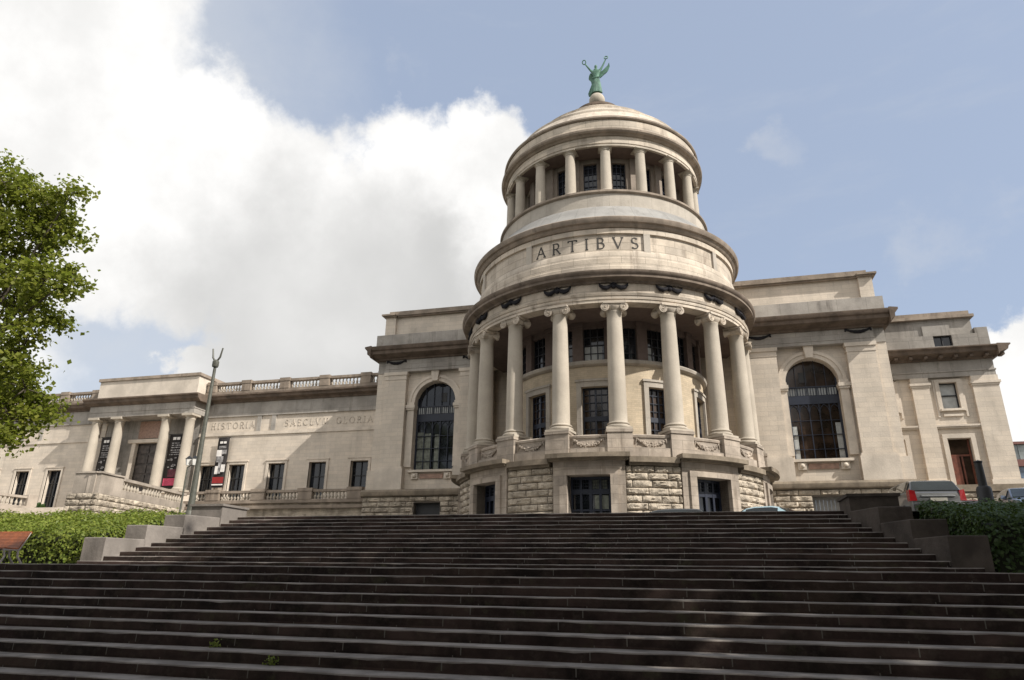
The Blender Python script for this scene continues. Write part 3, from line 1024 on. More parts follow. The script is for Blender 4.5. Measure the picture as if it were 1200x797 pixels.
def pavilion(right):
    mx = (lambda x: x) if right else (lambda x: 2 * XC - x)
    lab = ('stone pavilion with tall arched window right of the rotunda in full sun' if right
           else 'stone pavilion with tall arched window left of the rotunda in its shadow')
    P = thing('arched_pavilion', lab, 'building', (mx(9.), 49.5, PLAZA), 'pavilions flanking the rotunda')
    B = lambda m, x0, x1, *a: m.box(mx(x0), mx(x1), *a)
    YW, YP = 49.6, 49.1
    # rock-faced podium
    m = MB()
    x0, x1 = sorted((mx(3.8), mx(14.0)))
    hx = sorted((mx(7.62), mx(9.74)))
    quarry(m, lambda u, z, o: (u, 49.02 - o, z), x0, x1, Z(2.0), Z(5.93), holes=[(hx[0], hx[1], Z(1), Z(5.46))], seed=11 + right)
    xs_ = mx(14.0)
    quarry(m, lambda u, z, o: (xs_ + (o if right else -o), u, z), 49.05, 56., Z(2.0), Z(5.93), seed=21 + right)
    m.build('rusticated_podium', M['rust'], P, ang=42)
    m = MB()
    wall(m, *sorted((mx(3.8), mx(13.98))), PLAZA - .2, Z(5.95), 49.04, 49.9, [(hx[0], hx[1], PLAZA - .3, Z(5.46))])
    B(m, 13.3, 13.975, 49.905, 70, PLAZA - .2, Z(5.95))
    m.build('podium_core', M['mortar'], P, smooth=False)
    m = MB()
    if right:
        for i in range(9):
            a = 7.64 + i * .232
            B(m, a, a + .215, 49.5, 49.56, PLAZA, Z(5.3))
        B(m, 7.62, 9.74, 49.48, 49.58, Z(5.3), Z(5.46))
    else:
        B(m, 7.62, 9.74, 49.5, 49.55, PLAZA, Z(5.46))
    m.build('basement_shutter', M['shutter'] if right else M['iron'], P, smooth=False)
    m = MB()
    prof = [(49.5, Z(5.95)), (48.86, Z(5.95)), (48.78, Z(6.02)), (48.74, Z(6.2)), (48.74, Z(6.3)), (48.86, Z(6.46)), (49.6, Z(6.5))]
    m.profx(prof, mx(3.6), mx(14.12))
    B(m, 13.5, 14.12, 49.62, 56.3, Z(5.95), Z(6.48))
    m.build('water_table', M['ledge'], P)
    # wall with arched opening
    cx, hw, zs, zt = 8.655, 1.72, 13.42, 16.12
    m = MB()
    B(m, 3.9, cx - hw, YW, 50.7, Z(6.4), Z(zt))
    B(m, cx + hw, 13.7, YW, 50.7, Z(6.4), Z(zt))
    B(m, cx - hw, cx + hw, YW, 50.7, Z(6.4), Z(7.95))
    n = 24
    for i in range(n):
        a0, a1 = math.pi * i / n, math.pi * (i + 1) / n
        xa, xb = cx + hw * math.cos(a0), cx + hw * math.cos(a1)
        za, zb = zs + hw * math.sin(a0), zs + hw * math.sin(a1)
        m.prism([(mx(xa), Z(za)), (mx(xb), Z(zb)), (mx(xb), Z(zt)), (mx(xa), Z(zt))], YW, 50.7)
    B(m, 13.05, 13.7, 50.705, 70, Z(6.4), Z(17.2))
    m.build('wall', M['stone'], P, smooth=False)
    m = MB()
    for i in range(n):
        a0, a1 = math.pi * i / n, math.pi * (i + 1) / n
        for r0, r1, y in ((hw + .01, hw + .3, 49.5), (hw + .3, hw + .52, 49.44)):
            m.prism([(mx(cx + r * math.cos(a)), Z(zs + r * math.sin(a))) for r, a in ((r0, a0), (r1, a0), (r1, a1), (r0, a1))], y, YW + .01)
    m.build('archivolt', M['plainstone'], P, ang=40)
    m = MB()
    m.prism([(mx(cx - .24), Z(15.1)), (mx(cx + .24), Z(15.1)), (mx(cx + .36), Z(16.1)), (mx(cx - .36), Z(16.1))], 49.2, 49.62)
    m.build('keystone', M['plainstone'], P, smooth=False)
    for s in (-1, 1):
        m = MB()
        a, b = cx + s * hw, cx + s * 2.27
        B(m, a, b, 49.42, YW + .01, Z(8.24), Z(12.8))
        B(m, cx + s * (hw - .06), cx + s * 2.36, 49.32, YW + .4, Z(12.8), Z(12.95))
        B(m, cx + s * (hw - .1), cx + s * 2.42, 49.26, YW + .4, Z(12.95), Z(13.2))
        B(m, cx + s * (hw - .02), cx + s * 2.3, 49.36, YW + .3, Z(13.2), Z(13.42))
        m.build('jamb_pier', M['plainstone'], P, smooth=False)
    m = MB()
    B(m, cx - hw - .2, cx + hw + .2, 49.3, 50.2, Z(7.82), Z(8.0))
    for s in (-1, 1):
        B(m, cx + s * 1.08, cx + s * 1.62, 49.42, YW + .01, Z(7.3), Z(7.78))
        m.ball((mx(cx + s * 1.35), 49.42, Z(7.55)), .17, 10)
    m.build('window_sill', M['plainstone'], P)
    MB().box(mx(cx - .95), mx(cx + .95), 49.5, YW + .01, Z(7.34), Z(7.7)).build('marble_panel', M['marble'], P, smooth=False)
    # iron window
    m = MB()
    for i in range(6):
        x = cx - hw + .06 + i * (2 * hw - .12) / 5
        top = zs + math.sqrt(max(0, hw * hw - (x - cx) ** 2))
        w = .09 if i in (0, 5) else .03
        B(m, x - w, x + w, 50.1, 50.18, Z(7.98), Z(min(12.5, top)))
        B(m, x - w * .6, x + w * .6, 50.1, 50.17, Z(12.5), Z(max(12.6, top)))
    for z0, h in ((7.98, .1), (8.75, .035), (9.75, .035), (10.75, .035), (11.95, .6), (13.15, .08)):
        B(m, cx - hw, cx + hw, 50.09, 50.19, Z(z0), Z(z0 + h))
    for i in range(5):                                            # ogee heads of the lights
        xa = cx - hw + .06 + i * (2 * hw - .12) / 5
        xb = xa + (2 * hw - .12) / 5
        xm = (xa + xb) / 2
        for s in (-1, 1):
            m.tube([(mx(xm + s * (xb - xa) / 2), 50.13, Z(11.25)), (mx(xm + s * .22), 50.13, Z(11.7)), (mx(xm), 50.13, Z(11.92))], .028, 5)
    for i in range(20):                                           # spindle rail below the fanlight
        x = cx - hw + .1 + i * (2 * hw - .2) / 19
        B(m, x - .022, x + .022, 50.1, 50.16, Z(12.55), Z(13.15))
    f = m.build('arched_window', M['navy'], P, smooth=False)
    g1 = MB()
    pts = [(mx(cx - hw), Z(7.98)), (mx(cx + hw), Z(7.98))] + [(mx(cx + hw * math.cos(math.pi * i / 20)), Z(zs + hw * math.sin(math.pi * i / 20))) for i in range(21)]
    g1.prism(pts, 50.24, 50.27)
    g1.build('glass_pane', M['brownglass'] if right else M['glass'], f, smooth=False)
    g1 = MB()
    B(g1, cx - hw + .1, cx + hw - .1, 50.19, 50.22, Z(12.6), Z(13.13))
    g1.build('spindle_backing', M['paleblind_and_reflection'], f, smooth=False)
    g1 = MB()
    B(g1, cx - .75, cx - .25, 50.195, 50.225, Z(13.55), Z(14.3))
    g1.build('ventilator', M['trim'], f, smooth=False)
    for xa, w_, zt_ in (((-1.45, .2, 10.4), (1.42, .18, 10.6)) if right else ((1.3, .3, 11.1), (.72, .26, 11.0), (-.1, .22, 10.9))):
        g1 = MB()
        for j in range(5):                                        # curtains in folds; the left pavilion's strips are painted sky reflections
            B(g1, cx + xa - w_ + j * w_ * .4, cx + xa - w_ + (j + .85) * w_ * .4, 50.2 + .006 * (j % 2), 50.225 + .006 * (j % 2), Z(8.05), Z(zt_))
        g1.build('curtain_and_reflection', M['paleblind_and_reflection'] if right else M['curtain_and_reflection'], f, smooth=False)
    # pilasters on pedestals
    for xa, xb in ((4.5, 6.47), (11.07, 12.92)):
        m = MB()
        B(m, xa, xb, YP, YW + .02, Z(8.24), Z(15.3))
        p = m.build('pilaster', M['stone'], P, smooth=False)
        m = MB()
        B(m, xa - .04, xb + .04, YP - .04, YW + .02, Z(15.3), Z(15.42))
        B(m, xa - .02, xb + .02, YP - .02, YW + .02, Z(15.42), Z(15.68))
        B(m, xa - .1, xb + .1, YP - .1, YW + .02, Z(15.68), Z(15.95))
        m.build('capital', M['plainstone'], p, smooth=False)
        m = MB()
        B(m, xa - .2, xb + .28, 48.96, YW + .02, Z(6.45), Z(8.05))
        B(m, xa - .16, xb + .22, 48.98, YW + .02, Z(8.05), Z(8.14))
        B(m, xa - .1, xb + .12, 49.03, YW + .02, Z(8.14), Z(8.26))
        m.build('pedestal', M['plainstone'], p, smooth=False)
    m = MB()
    B(m, 12.92, 13.71, 49.36, 50.2, Z(6.45), Z(15.95))
    B(m, 12.92, 13.95, 49.2, 50.2, Z(6.45), Z(8.0))
    m.build('corner_strip', M['stone'], P, smooth=False)
    # entablature
    m = MB()
    B(m, 3.9, 12.98, 49.06, 50.5, Z(15.953), Z(16.2))
    B(m, 12.98, 13.72, 49.3, 50.5, Z(15.953), Z(16.2))
    B(m, 3.9, 13.0, 49.02, 50.5, Z(16.203), Z(16.28))
    B(m, 3.9, 12.96, 49.08, 50.5, Z(16.283), Z(16.98))
    B(m, 12.96, 13.7, 49.32, 50.5, Z(16.203), Z(16.98))
    m.build('frieze', M['band'], P, smooth=False)
    for xa in (5.4, 12.0):
        m = MB()
        swag(m, lambda u, v, o, xa=xa: (mx(xa) + u, 49.06 - o, Z(16.92) + v), .78, .22, .1)
        m.build('garland', M['ornament'], P)
    m = MB()
    prof = [(50.3, Z(16.98)), (48.95, Z(16.98)), (48.9, Z(17.12)), (48.72, Z(17.16)), (48.3, Z(17.3)), (48.22, Z(17.34)), (48.2, Z(17.58)), (48.08, Z(17.66)), (48.0, Z(17.86)), (48.0, Z(17.95)), (48.5, Z(18.02)), (50.3, Z(18.04))]
    m.profx(prof, mx(3.6), mx(13.9))
    px = [(13.6, 16.98), (13.95, 17.12), (14.2, 17.3), (14.25, 17.58), (14.45, 17.8), (14.45, 17.95), (13.6, 18.02)]
    e0 = [(mx(x), Z(z)) for x, z in [(13.9, 16.981), (13.98, 17.12), (14.2, 17.3), (14.22, 17.58), (14.45, 17.82), (14.45, 17.95), (13.9, 18.03)]]
    m.prism(e0, 48.003, 56.)
    m.build('cornice', M['soot'], P, ang=25)  # dark tone of soot and soffit shade mixed
    m = MB()
    B(m, 3.8, 13.9, 48.95, 60, Z(18.03), Z(19.22))
    m.build('blocking_course', M['band'], P, smooth=False)
    m = MB()
    B(m, 3.8, 12.8, 50.25, 60, Z(19.22), Z(21.2))
    B(m, 12.8, 13.72, 50.0, 60, Z(19.22), Z(21.2))
    m.build('attic_wall', M['stone'], P, smooth=False)
    m = MB()
    B(m, 3.8, 12.72, 49.98, 60.2, Z(21.2), Z(21.3))
    B(m, 3.8, 12.7, 49.84, 60.2, Z(21.303), Z(21.42))
    B(m, 12.7, 13.86, 49.78, 60.2, Z(21.2), Z(21.3))
    B(m, 12.68, 14.0, 49.64, 60.2, Z(21.303), Z(21.44))
    B(m, 3.8, 13.4, 49.95, 60.2, Z(21.443), Z(21.72))
    m.build('attic_coping', M['weather_shaded'], P, smooth=False)
    return P


pavilion(False)
pavilion(True)

# ------------------------------------------------------------------ end block on the right
EB = thing('end_block', 'three storey stone end block with pilasters and reddish door behind the parked cars', 'building', (17.5, 52, PLAZA))
YE = 52.
m = MB()
quarry(m, lambda u, z, o: (u, YE - .1 - o, z), 14.1, 21.3, Z(2), Z(5.95), seed=31)
m.build('rusticated_podium', M['rust'], EB, ang=42)
m = MB()
m.box(14.05, 21.25, YE - .06, 78, PLAZA - .2, Z(5.96))
m.build('podium_core', M['mortar'], EB, smooth=False)
m = MB()
m.box(13.9, 21.4, YE - .3, 78.1, Z(5.96), Z(6.4))
m.build('water_table', M['ledge'], EB, smooth=False)
ops = [(13.3, 14.4, Z(11.67), Z(13.55)), (17.35, 18.47, Z(11.67), Z(13.55)), (13.2, 14.5, Z(6.4), Z(9.58)), (17.25, 18.65, Z(6.4), Z(9.58)), (17.42, 18.6, Z(16.07), Z(16.87))]
m = MB()
wall(m, 12.9, 20.9, Z(6.4), Z(14.0), YE + .28, YE + .9, ops)
m.box(20.3, 20.9, YE + .905, 78, Z(6.4), Z(14.))
m.build('wall', M['stone'], EB, smooth=False)
for xa, xb in ((15.55, 16.66), (19.36, 20.98)):
    m = MB()
    m.box(xa, xb, YE, YE + .3, Z(6.4), Z(13.2))
    if xb > 20:
        m.box(20.9, 20.98, YE + .3, 78, Z(6.4), Z(13.2))
    p = m.build('pilaster', M['stone'], EB, smooth=False)
    m = MB()
    m.box(xa - .05, xb + .05, YE - .05, YE + .3, Z(13.2), Z(13.34))
    m.box(xa - .12, xb + .12, YE - .12, YE + .3, Z(13.34), Z(13.52))
    m.box(xa - .02, xb + .02, YE - .02, YE + .3, Z(13.523), Z(13.9))
    m.build('capital', M['plainstone'], p, smooth=False)
    m = MB()
    m.box(xa - .1, xb + .1, YE - .1, YE + .3, Z(6.4), Z(6.75))
    m.build('plinth', M['plainstone'], p, smooth=False)
for xa, xb in ((12.9, 15.55), (16.66, 19.36)):
    m = MB()
    m.box(xa, xb, YE + .1, YE + .3, Z(10.3), Z(10.4))
    m.box(xa, xb, YE + .02, YE + .3, Z(10.4), Z(10.52))
    m.build('string_course', M['plainstone'], EB, smooth=False)
for xc_ in (13.85, 17.9):
    m = MB()
    for s in (-1, 1):
        m.box(xc_ + s * .56, xc_ + s * .82, YE + .14, YE + .3, Z(11.5), Z(13.55))
        m.box(xc_ + s * .82, xc_ + s * .95, YE + .2, YE + .3, Z(11.1), Z(13.85))
    m.box(xc_ - .82, xc_ + .82, YE + .14, YE + .3, Z(13.553), Z(13.78))
    m.box(xc_ - .72, xc_ + .72, YE + .06, YE + .5, Z(11.52), Z(11.67))
    m.box(xc_ - .6, xc_ + .6, YE + .16, YE + .3, Z(11.14), Z(11.3))
    f = m.build('window_surround', M['plainstone'], EB, smooth=False)
    m = MB()
    for x in (-.55, .49):
        m.box(xc_ + x, xc_ + x + .07, YE + .5, YE + .57, Z(11.67), Z(13.55))
    for z in (11.67, 12.62, 13.48):
        m.box(xc_ - .48, xc_ + .49, YE + .5, YE + .565, Z(z), Z(z + .08))
    m.build('window_sash', M['iron'], f, smooth=False)
    MB().box(xc_ - .55, xc_ + .56, YE + .6, YE + .62, Z(11.67), Z(13.55)).build('blind_and_reflection', M['paleblind_and_reflection'], f, smooth=False)
    m = MB()
    for s in (-1, 1):
        m.box(xc_ + s * .72, xc_ + s * 1.0, YE + .12, YE + .3, Z(6.4), Z(9.6))
    m.box(xc_ - 1.0, xc_ + 1.0, YE + .12, YE + .3, Z(9.6), Z(9.9))
    f = m.build('door_surround', M['plainstone'], EB, smooth=False)
    m = MB()
    m.box(xc_ - .68, xc_ - .58, YE + .5, YE + .58, Z(6.4), Z(9.58))
    m.box(xc_ + .58, xc_ + .68, YE + .5, YE + .58, Z(6.4), Z(9.58))
    m.box(xc_ - .58, xc_ - .1, YE + .5, YE + .57, Z(6.4), Z(8.4))
    m.box(xc_ - .58, xc_ + .58, YE + .49, YE + .59, Z(8.4), Z(8.52))
    m.box(xc_ + .02, xc_ + .12, YE + .5, YE + .57, Z(6.4), Z(8.4))
    m.build('wooden_door', M['wood'], f, smooth=False)
    MB().box(xc_ - .68, xc_ + .68, YE + .6, YE + .62, Z(6.4), Z(9.58)).build('glass_pane', M['brownglass'], f, smooth=False)
m = MB()
m.box(12.9, 20.95, YE + .0, YE + 1, Z(13.903), Z(14.25))
m.box(12.9, 21.0, YE - .06, YE + 1, Z(14.253), Z(14.36))
m.box(12.9, 20.93, YE + .02, YE + 1, Z(14.363), Z(15.08))
m.box(20.4, 20.94, YE + 1.005, 78, Z(13.903), Z(15.08))
m.build('frieze', M['band'], EB, smooth=False)
m = MB()
m.profx([(YE + .6, Z(15.083)), (YE - .15, Z(15.083)), (YE - .2, Z(15.25)), (YE - .85, Z(15.42)), (YE - .9, Z(15.62)), (YE - 1.05, Z(15.74)), (YE - 1.05, Z(15.82)), (YE + .6, Z(15.88))], 12.9, 21.0)
m.prism([(21.0, Z(15.084)), (21.1, Z(15.25)), (21.6, Z(15.42)), (21.66, Z(15.62)), (21.8, Z(15.74)), (21.8, Z(15.82)), (21.0, Z(15.87))], YE - 1.047, 78)
for i in range(8):
    x = 14.6 + i * .95
    m.box(x, x + .22, YE - .7, YE - .12, Z(15.13), Z(15.3))
m.build('cornice', M['soot'], EB, ang=25)  # dark tone of soot and soffit shade mixed
m = MB()
wall(m, 12.9, 20.2, Z(15.85), Z(16.9), YE - .35, YE + .5, [ops[4]])
wall(m, 12.9, 20.1, Z(16.9), Z(18.2), YE, YE + .5, [])
m.box(16.9, 18.65, YE - .1, YE, Z(16.9), Z(17.75))
m.box(20.2, 21.0, YE - .1, YE + 1.2, Z(15.87), Z(17.4))
m.box(19.6, 20.1, YE + .505, 78, Z(15.87), Z(18.2))
m.build('attic_wall', M['band'], EB, smooth=False)
m = MB()
m.box(12.9, 20.3, YE - .3, 78, Z(18.2), Z(18.4))
m.box(12.9, 20.1, YE - .05, 78, Z(18.4), Z(18.74))
m.build('attic_coping', M['weather_shaded'], EB, smooth=False)
m = MB()
m.box(17.42, 17.48, YE - .2, YE - .12, Z(16.07), Z(16.87))
m.box(18.54, 18.6, YE - .2, YE - .12, Z(16.07), Z(16.87))
m.box(17.98, 18.06, YE - .2, YE - .12, Z(16.07), Z(16.87))
m.box(17.48, 18.54, YE - .2, YE - .13, Z(16.8), Z(16.87))
w = m.build('attic_window', M['iron'], EB, smooth=False)
MB().box(17.42, 18.6, YE - .1, YE - .08, Z(16.07), Z(16.87)).build('glass_pane', M['glass'], w, smooth=False)

# ------------------------------------------------------------------ gallery wing on the left
GW = thing('gallery_wing', 'long low stone gallery wing with roof balustrade and carved HISTORIA on its wall', 'building', (-45, 56.5, PLAZA))
YG = 56.5
wxs = [-29.2, -33.45, -37.75, -42.05, -45.35, -63.8, -67.95, -72.1, -76.3]
ops = [(x - .88, x + .88, Z(6.2), Z(10.14)) for x in wxs]
PX0, PX1 = -58.9, -46.6
m = MB()
wall(m, -46.9, -24.0, PLAZA - .2, Z(13.28), YG, YG + .8, ops)
wall(m, -84, -58.5, PLAZA - .2, Z(13.28), YG, YG + .8, ops)
m.box(-46.9, -24, YG + .14, YG + .8, Z(13.28), Z(14.86))
m.box(-84, -58.5, YG + .14, YG + .8, Z(13.28), Z(14.86))
m.box(-84, -59, YG + .9, 80, PLAZA - .2, Z(16.9))
m.box(-46.6, -24, YG + .9, 80, PLAZA - .2, Z(16.9))
m.box(-59, -46.6, YG + 1.2, 80, PLAZA - .2, Z(16.9))
m.box(-84, -83.2, YG + .805, 80, PLAZA - .2, Z(17))
m.build('wall', M['stone'], GW, smooth=False)
m = MB()
for a, b in ((-46.9, -24), (-84, -58.5)):
    m.box(a, b, YG - .1, YG + .2, Z(12.95), Z(13.1))
    m.box(a, b, YG - .05, YG + .2, Z(13.103), Z(13.3))
m.build('string_course', M['plainstone'], GW, smooth=False)
m = MB()
for x in (-24.9, -38.75, -40.35, -46.5, -59.4, -66.8, -69.2, -78):
    m.box(x - .22, x + .22, YG + .02, YG + .2, Z(13.3), Z(14.86))
for a, b in ((-46.9, -24), (-84, -58.5)):
    m.box(a, b, YG - .02, YG + .8, Z(14.863), Z(16.25))
m.build('frieze', M['band'], GW, smooth=False)
m = MB()
m = MB()
strokes('HISTORIA', .58, .3, lambda u, v, o: (-43.3 + u, YG + .14 - o, Z(13.72) + v), m, w=.15, depth=.03)
m.build('lettering', M['letterstone'], GW, smooth=False)
m = MB()
strokes('SAECLVM', .58, .3, lambda u, v, o: (-35.2 + u, YG + .14 - o, Z(13.72) + v), m, w=.15, depth=.03)
strokes('GLORIA', .58, .3, lambda u, v, o: (-30.2 + u, YG + .14 - o, Z(13.72) + v), m, w=.15, depth=.03)
m.build('lettering', M['letterstone'], GW, smooth=False)
m = MB()
for a, b in ((-46.9, -24.), (-84, -58.5)):
    m.profx([(YG + .5, Z(16.253)), (YG - .15, Z(16.253)), (YG - .2, Z(16.4)), (YG - .6, Z(16.55)), (YG - .65, Z(16.75)), (YG - .8, Z(16.85)), (YG - .8, Z(17.0)), (YG + .5, Z(17.08))], a, b)
m.build('cornice', M['soot'], GW, ang=25)  # dark tone of soot and soffit shade mixed
for x in wxs:
    m = MB()
    for s in (-1, 1):
        m.box(x + s * .88, x + s * 1.12, YG - .08, YG + .1, Z(6.2), Z(10.14))
    m.box(x - 1.12, x + 1.12, YG - .08, YG + .1, Z(10.143), Z(10.38))
    m.box(x - 1.2, x + 1.2, YG - .14, YG + .1, Z(10.38), Z(10.46))
    f = m.build('window_surround', M['plainstone'], GW, smooth=False)
    m = MB()
    for q in (-.87, -.04, .79):
        m.box(x + q, x + q + .08, YG + .4, YG + .47, Z(6.2), Z(10.14))
    for z in (6.2, 7.5, 8.8, 10.06):
        m.box(x - .79, x + .79, YG + .4, YG + .465, Z(z), Z(z + .08))
    m.build('window_frame', M['iron'], f, smooth=False)
    MB().box(x - .88, x + .88, YG + .5, YG + .52, Z(6.2), Z(10.14)).build('glass_pane', M['glass'], f, smooth=False)


def balprof(h):
    return [(.0, 0), (.1, 0), (.1, .08 * h), (.07, .12 * h), (.12, .3 * h), (.125, .4 * h), (.06, .68 * h), (.055, .8 * h), (.09, .86 * h), (.09, h), (0, h)]


def baluster(par, h, mat):
    o = MB().lathe(balprof(h), (0, 0), n=10).build('baluster', mat, None, loc=(0, 0, 0), ang=50)
    o.parent = par
    return o


class Bal:
    """copies of one baluster under one balustrade"""
    def __init__(self, par, h, mat):
        self.p, self.h, self.mat, self.src = par, h, mat, None

    def put(self, x, y, z):
        o = ORG[self.p.name]
        if self.src is None:
            self.src = c = baluster(self.p, self.h, self.mat)
        else:
            c = self.src.copy()
            COL.objects.link(c)
            c.parent = self.p
        c.location = (x - o[0], y - o[1], z - o[2])


# roof balustrade
peds = [-24.9, -29.1, -33.45, -37.75, -42.05, -46.0]
pedl = [-60.2, -64.3, -68.5, -72.7, -76.9]
m = MB()
for a, b in ((-46.9, -24), (-84, -58.5)):
    m.box(a, b, YG - .45, YG + .25, Z(17.05), Z(17.38))
    m.box(a, b, YG - .35, YG + .15, Z(18.1), Z(18.34))
for x in peds + pedl:
    m.box(x - .5, x + .5, YG - .48, YG + .28, Z(17.38), Z(18.1))
    m.box(x - .55, x + .55, YG - .52, YG + .32, Z(18.1), Z(18.42))
rb = m.build('roof_balustrade', M['weather_shaded'], GW, smooth=False)
B1 = Bal(rb, .72, M['column'])
for ps_ in (peds, pedl):
    for a, b in zip(ps_, ps_[1:]):
        n = 9
        for i in range(n):
            B1.put(a - .5 - (a - b - 1.0) * (i + .5) / n, YG - .1, Z(17.38))

# portico
PO = thing('entrance_portico', 'columned stone entrance portico of the gallery with bronze door and two banners', 'portico', (-52.6, 55.5, PLAZA))
YPF = 55.2
m = MB()
m.box(-59.2, -46.4, 54.4, 58, PLAZA - .2, Z(7.3))
m.box(-58.9, -46.6, 54.2, 58, Z(7.3), Z(7.48))
m.build('platform', M['plainstone'], PO, smooth=False)
m = MB()
m.box(-59, -54.6, 56.7, 57.4, Z(7.4), Z(15))
m.box(-50.9, -46.6, 56.7, 57.4, Z(7.4), Z(15))
m.box(-54.6, -50.9, 56.7, 57.4, Z(12.75), Z(15))
m.build('recess_wall', M['band'], PO, smooth=False)
m = MB()
m.box(-54.65, -54.2, 56.35, 56.75, Z(7.4), Z(12.6))
m.box(-51.3, -50.85, 56.35, 56.75, Z(7.4), Z(12.6))
m.box(-55.1, -50.4, 56.25, 56.75, Z(12.6), Z(12.95))
ds = m.build('door_surround', M['plainstone'], PO, smooth=False)
m = MB()
m.box(-54.2, -51.3, 56.85, 56.95, Z(7.4), Z(12.6))
for i in range(2):
    for j in range(5):
        xx = -54.08 + i * 1.42
        zz = 7.6 + j * 1.0
        m.box(xx, xx + 1.25, 56.79, 56.85, Z(zz), Z(zz + .8))
m.build('bronze_door', M['bronzedoor'], PO, smooth=False)
MB().box(-54.3, -51.2, 56.6, 56.75, Z(13.1), Z(14.85)).build('marble_panel', M['marble'], PO, smooth=False)
m = MB()
Hc = 15.0 - 7.48
m.lathe([(0, .2), (.6, .2), (.6, .3), (.52, .38)] + [(.5 - .08 * (i / 8) ** 1.5, .4 + (Hc - 1.0) * i / 8) for i in range(9)] + [(.46, Hc - .55), (.46, Hc - .45), (.43, Hc - .4), (.58, Hc - .22), (0, Hc - .22)], (0, 0), n=20)
m.box(-.66, .66, -.66, .66, 0, .2)
m.box(-.62, .62, -.62, .62, Hc - .22, Hc)
pc = m.build('column', M['column'], None, loc=(0, 0, 0), ang=40)
for i, x in enumerate((-58.35, -55.55, -49.95, -47.15)):
    if i == 0:
        pc.parent = PO
        pc.location = Vector((x, YPF, Z(7.48))) - Vector(ORG[PO.name])
    else:
        place(pc, PO, (x, YPF, Z(7.48)))
m = MB()
m.box(-59.0, -46.5, 54.7, 58.6, Z(15.0), Z(15.5))
m.box(-59.05, -46.45, 54.65, 58.6, Z(15.503), Z(16.15))
m.build('entablature', M['band'], PO, smooth=False)
m = MB()
m.profx([(58.6, Z(16.153)), (54.55, Z(16.153)), (54.2, Z(16.4)), (54.15, Z(16.6)), (54.0, Z(16.72)), (54.0, Z(16.85)), (58.6, Z(16.95))], -59.6, -45.85)
m.build('cornice', M['soot'], PO, ang=25)  # dark tone of soot and soffit shade mixed
m = MB()
m.box(-58.7, -46.7, 54.9, 59, Z(16.9), Z(18.85))
m.build('attic_block', M['plainstone'], PO, smooth=False)
m = MB()
m.box(-58.85, -46.55, 54.75, 59, Z(18.85), Z(19.15))
m.build('attic_coping', M['weather_shaded'], PO, smooth=False)

# banners
def banner(x0, x1, z0, z1, y, label, bands):
    t = thing('hanging_banner', label, 'banner', ((x0 + x1) / 2, y, Z(z0)), 'museum banners')
    n = 14
    vs, fs = [], []
    for i in range(n + 1):
        z = Z(z0 + (z1 - z0) * i / n)
        w = .035 * math.sin(i * .9 + x0)
        for x in (x0, (x0 + x1) / 2, x1):
            vs.append((x, y + w + (.02 if x == (x0 + x1) / 2 else 0), z))
    for i in range(n):
        for j in range(2):
            fs.append((i * 3 + j, i * 3 + j + 1, i * 3 + j + 4, i * 3 + j + 3))
    o = MB().add(vs, fs).build('cloth', M['bannerblack'], t, recalc=False)
    o.modifiers.new('thickness', 'SOLIDIFY').thickness = .015
    m = MB()
    m.tube([(x0 - .1, y, Z(z1 + .04)), (x1 + .1, y, Z(z1 + .04))], .035, 6)
    m.tube([(x0 - .05, y, Z(z0 - .03)), (x1 + .05, y, Z(z0 - .03))], .03, 6)
    m.build('rod', M['iron'], t)
    W = x1 - x0
    Hh = z1 - z0
    by = {}
    for mat, u0, u1, v0, v1 in bands:
        by.setdefault(mat, MB()).box(x0 + W * u0, x0 + W * u1, y - .085, y - .06, Z(z0 + Hh * v0), Z(z0 + Hh * v1))
    for mat, mb in by.items():
        mb.build('printed_pattern', M[mat], t, smooth=False)


rn = random.Random(5)
txt = []
for v in (.83, .79, .75, .70, .66, .62):
    a = .2 + rn.random() * .1
    while a < .8:
        b = a + rn.uniform(.06, .16)
        txt.append(('bannergrey', a, min(.85, b), v, v + .018))
        a = b + .04
for i in range(9):
    a, v = rn.uniform(.15, .6), rn.uniform(.36, .58)
    txt.append(('bannergrey', a, a + rn.uniform(.1, .2), v, v + rn.uniform(.012, .03)))
logo = [('bannerwhite', .28, .48, .9, .95), ('bannerwhite', .54, .74, .9, .95)]
banner(-58.0 + .35, -56.3, 7.77, 13.1, 55.55, 'narrow black banner with white marks between the left pair of portico columns', logo + txt + [('bannerwine', .12, .88, .12, .36)])
banner(-49.5, -47.8 + .05, 7.77, 13.1, 55.55, 'narrow black banner with a pink block at its foot between portico columns', logo + txt + [('bannerwine', .3, .9, .22, .36), ('bannerpink', .1, .92, .07, .2)])
pic = []
for i in range(34):
    a, v = rn.uniform(0.02, .8), rn.uniform(.24, .72)
    pic.append((rn.choice(['bannergrey', 'bannerwhite', 'bannerblack', 'bannergrey']), a, min(.98, a + rn.uniform(.1, .3)), v, v + rn.uniform(.02, .06)))
bg = [('bannergrey', .02, .98, .23, .755)]
banner(-44.3, -43.05, 7.98, 12.7, 56.15, 'white and black picture banner with red foot on the gallery wall', [('bannerwhite', .22, .46, .88, .925), ('bannerwhite', .54, .78, .88, .925), ('bannergrey', .18, .82, .815, .83), ('bannergrey', .18, .82, .785, .8), ('bannerred', .02, .98, .075, .2), ('bannerwhite', .02, .98, .035, .06), ('bannerwhite', .05, .5, .62, .75), ('bannerwhite', .55, .95, .3, .45), ('bannergrey', .1, .7, .5, .62), ('bannerwhite', .1, .35, .26, .42), ('bannergrey', .5, .9, .66, .75), ('bannergrey', .35, .6, .27, .5)])

